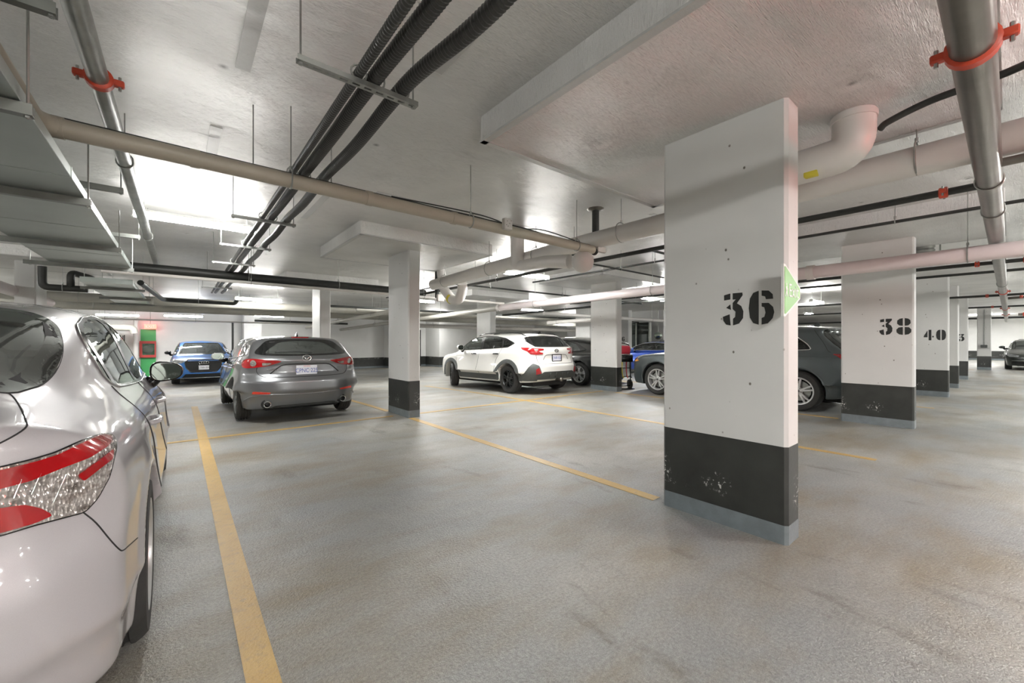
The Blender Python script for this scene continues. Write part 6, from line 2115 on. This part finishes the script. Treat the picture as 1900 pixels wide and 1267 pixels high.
def conduit(x, r, dz, ph, label):
    """corrugated flexible conduit sagging a little between struts"""
    ysup = [-1.2, 0.4] + sy + [13.2]
    P = []
    pitch = 0.011
    Y = np.arange(-1.2, 13.2, pitch / 2 * 1.0)
    base = np.interp(Y, ysup, [0] * len(ysup))
    sag = np.zeros_like(Y)
    side = np.zeros_like(Y)
    for a, b in zip(ysup[:-1], ysup[1:]):
        k = (Y >= a) & (Y < b)
        t = (Y[k] - a) / (b - a)
        fade = 1.0 if b < 2.1 else 0.3
        sag[k] = -0.035 * fade * np.sin(math.pi * t) ** 2
        side[k] = ph * fade * np.sin(math.pi * t) ** 2
    near = Y < 6.6
    R = np.where((np.arange(len(Y)) % 4) < 2, r, r * 0.88)
    X = x + side
    Z = 2.503 + dz + sag
    keep = near | ((np.arange(len(Y)) % 16) == 0)
    keep[-1] = True
    R = np.where(near, R, r * 0.96)
    o = MB().tube(np.stack([X, Y, Z], 1)[keep], R[keep], 12).build('corrugated_conduit', M_CONDUIT, None, True, 60)
    return tag(o, label, 'conduit')


conduit(0.665, 0.024, 0.046, -0.02, 'thinnest black corrugated conduit, left of the bundle of three')
conduit(0.745, 0.037, 0.060, -0.008, 'thick black corrugated conduit in the middle of the bundle of three')
conduit(0.885, 0.037, 0.060, 0.035, 'black corrugated conduit set apart on the right of the bundle of three')
# black cable loop at the far left
lc = MB().tube(smooth_path([(-0.62, 1.2, 2.75), (-0.66, 1.7, 2.74), (-0.78, 1.95, 2.66), (-0.80, 2.2, 2.60), (-0.80, 2.6, 2.58)], 8), 0.028, 10).build('cable_bundle', M_CONDUIT, None, True)
tag(lc, 'dark corrugated cable curving over the duct at the upper left edge', 'cable')


# ------------------------------------------------------------------ painted lines
def line(x0, y0, x1, y1, wd, label, up=0.003):
    m = MB()
    ax_y = abs(y1 - y0) > abs(x1 - x0)
    if ax_y:
        Y = np.unique(np.concatenate([np.linspace(y0, y1, 12), [7.0, 8.2, 10.5, 18.0]]))
        Y = Y[(Y >= min(y0, y1)) & (Y <= max(y0, y1))]
        V = []
        for y in Y:
            V += [(x0 - wd / 2, y, fz(y) + 0.003), (x0 + wd / 2, y, fz(y) + 0.003), (x0 - wd / 2, y, fz(y) - 0.003), (x0 + wd / 2, y, fz(y) - 0.003)]
        F = []
        for i in range(len(Y) - 1):
            a = 4 * i
            F += [(a, a + 1, a + 5, a + 4), (a, a + 4, a + 6, a + 2), (a + 1, a + 3, a + 7, a + 5)]
        m.add(V, F)
    else:
        zf = fz(y0)
        m.box(x0, x1, y0 - wd / 2, y0 + wd / 2, zf - 0.003, zf + 0.0045)
    return tag(m.build('parking_line', M_LINE), label, 'parking line')


line(0.245, -2.0, 0.245, 10.6, 0.105, 'yellow line beside the silver sedan, nearest to the viewer')
line(2.98, 1.80, 2.98, 6.28, 0.10, 'yellow line between column 36 and the free standing column')
line(2.95, 7.16, 2.95, 11.5, 0.10, 'yellow line from the free standing column along the grey hatchback')
line(-1.9, 6.65, 2.82, 6.65, 0.075, 'yellow cross line at the head of the stall behind the grey hatchback')
line(3.22, 6.60, 8.4, 6.60, 0.075, 'yellow cross line behind the white crossover')
line(5.78, 0.90, 5.78, 11.2, 0.09, 'yellow line running behind column 36 to the white crossover')
line(8.42, 1.78, 8.42, 6.2, 0.09, 'yellow line between column 38 and the column by the hand truck')
line(11.1, 0.90, 11.1, 10.5, 0.09, 'yellow line behind column 38')
line(27.6, 1.0, 27.6, 5.5, 0.12, 'yellow line by the farthest small column')

# ------------------------------------------------------------------ green exit arrow sign on column 36
sg = empty('exit_arrow_sign', (2.79, 0.862, 1.575))
tag(sg, 'green exit sign with a running figure fixed to column 36', 'sign')
P = [(-0.03, 0.155), (-0.03, -0.155), (0.0, -0.155), (0.27, -0.035), (0.27, 0.035), (0.0, 0.155)]
MB().prism(P, lambda u, v, d: (u, -0.006 - d, v), 0.014).build('backing', M_WHITEM, sg)
P2 = [(-0.018, 0.140), (-0.018, -0.140), (0.0, -0.140), (0.255, -0.028), (0.255, 0.028), (0.0, 0.140)]
MB().prism(P2, lambda u, v, d: (u, -0.0205 - d, v), 0.002).build('green_face', M_SIGNG, sg)
text('lettering', 'Exit', 0.115, M_WHITEM, sg, frame((0.135, -0.0235, 0.0), (1, 0, 0), (0, 0, 1)), 0.001, xs=1.0)
m = MB()
for P in ([(-0.002, 0.042), (0.010, 0.042), (0.010, 0.028), (-0.002, 0.028)], [(-0.01, 0.02), (0.016, 0.024), (0.02, -0.004), (0.0, -0.006)], [(0.002, 0.0), (0.016, -0.002), (0.03, -0.034), (0.020, -0.038)],
          [(0.0, 0.0), (0.01, -0.006), (-0.006, -0.04), (-0.014, -0.036)], [(0.012, 0.02), (0.03, 0.008), (0.026, 0.002), (0.012, 0.012)]):
    m.prism(P, lambda u, v, d: (u, -0.0235 - d, v), 0.001)
m.build('running_figure', M_WHITEM, sg)

# convex mirror and glazed lobby far behind the blue sedan
mr = empty('convex_mirror', (18.35, 11.0, 1.56))
tag(mr, 'round convex mirror above the blue sedan', 'mirror')
mr.rotation_euler = (0, 0, -math.radians(60))
MB().lathe([(0.0, -0.10), (0.10, -0.093), (0.20, -0.072), (0.28, -0.035), (0.31, 0.0)], 'y', 28).build('mirror_dome', M_MIRR, mr, True)
MB().lathe([(0.30, -0.01), (0.325, 0.0), (0.32, 0.03), (0.0, 0.03)], 'y', 28).build('rim', M_STEEL, mr, True, 40)
MB().tube([(0, 0.03, 0), (0, 0.2, 0.0), (0, 0.2, (ZC - 1.56) / 0.6)], 0.02, 8).build('arm', M_STEEL, mr)
mr.scale = (0.6, 0.6, 0.6)
lb = tag(MB().box(19.5, 19.6, 12.2, 14.6, -0.25, 2.3).build('window_1', M_GLASSD), kind='structure', label='dark glazed lobby wall behind the blue sedan')
for y in (12.2, 13.0, 13.8, 14.6):
    MB().box(19.46, 19.64, y - 0.03, y + 0.03, -0.25, 2.3).build('mullion', M_STEEL, lb)
wall('wall_lobby', 20.2, 20.4, 11.8, 16.0, 'wall behind the glazed lobby')
# ------------------------------------------------------------------ vehicles
sedan_near()
hatch_grey()
crossover_white()
suv('q5')
suv('audi')
lowcar('black')
lowcar('blue')
lowcar('bmw')

# ------------------------------------------------------------------ hand truck beside the column
ht = empty('hand_truck', (9.20, 6.52, 0))
tag(ht, 'black hand truck with red bag and straps beside the column', 'hand truck')
ht.rotation_euler = (0, 0, -0.55)
m = MB()
for sx in (-0.2, 0.2):
    m.tube(smooth_path([(sx, 0.03, 0.06), (sx, 0.05, 0.6), (sx, 0.10, 1.12)], 5), 0.016, 8)
for z in (0.08, 0.33, 0.56, 0.80, 1.05):
    m.tube([(-0.2, 0.03 + 0.05 * z, z), (0.2, 0.03 + 0.05 * z, z)], 0.013, 8)
m.tube(smooth_path([(-0.2, 0.10, 1.12), (-0.16, 0.13, 1.20), (0, 0.14, 1.23), (0.16, 0.13, 1.20), (0.2, 0.10, 1.12)], 5), 0.016, 8)
m.build('frame', M_TRIM, ht, True)
MB().rbox(-0.22, 0.22, -0.20, 0.03, 0.015, 0.03, 0.004, 1).build('toe_plate', M_TRIM, ht)
for sx in (-0.22, 0.22):
    MB().lathe([(0.03, -0.03), (0.115, -0.035), (0.125, -0.02), (0.125, 0.02), (0.115, 0.035), (0.03, 0.03)], 'x', 24, (sx, 0.12, 0.125)).lathe([(0.0, -0.032), (0.06, -0.02), (0.06, 0.02), (0.0, 0.032)], 'x', 16, (sx, 0.12, 0.125)).build('wheel', M_TYRE, ht, True, 40)
MB().rbox(-0.24, 0.24, -0.06, 0.10, 0.72, 0.92, 0.03, 2).build('black_box', M_TRIM, ht, True, 40)
MB().rbox(-0.19, 0.17, -0.06, 0.07, 0.93, 1.16, 0.05, 3).build('red_bag', M_REDFAB, ht, True, 40)
for (sx, mm) in ((-0.06, M_YELL), (0.06, M_REDFAB), (0.16, M_TRIM)):
    MB().tube(smooth_path([(sx, -0.03, 0.74), (sx - 0.02, -0.06, 0.55), (sx + 0.02, -0.02, 0.36), (sx + 0.04, -0.05, 0.30)], 5), 0.013, 6).build('strap', mm, ht, True)

texts_to_meshes()
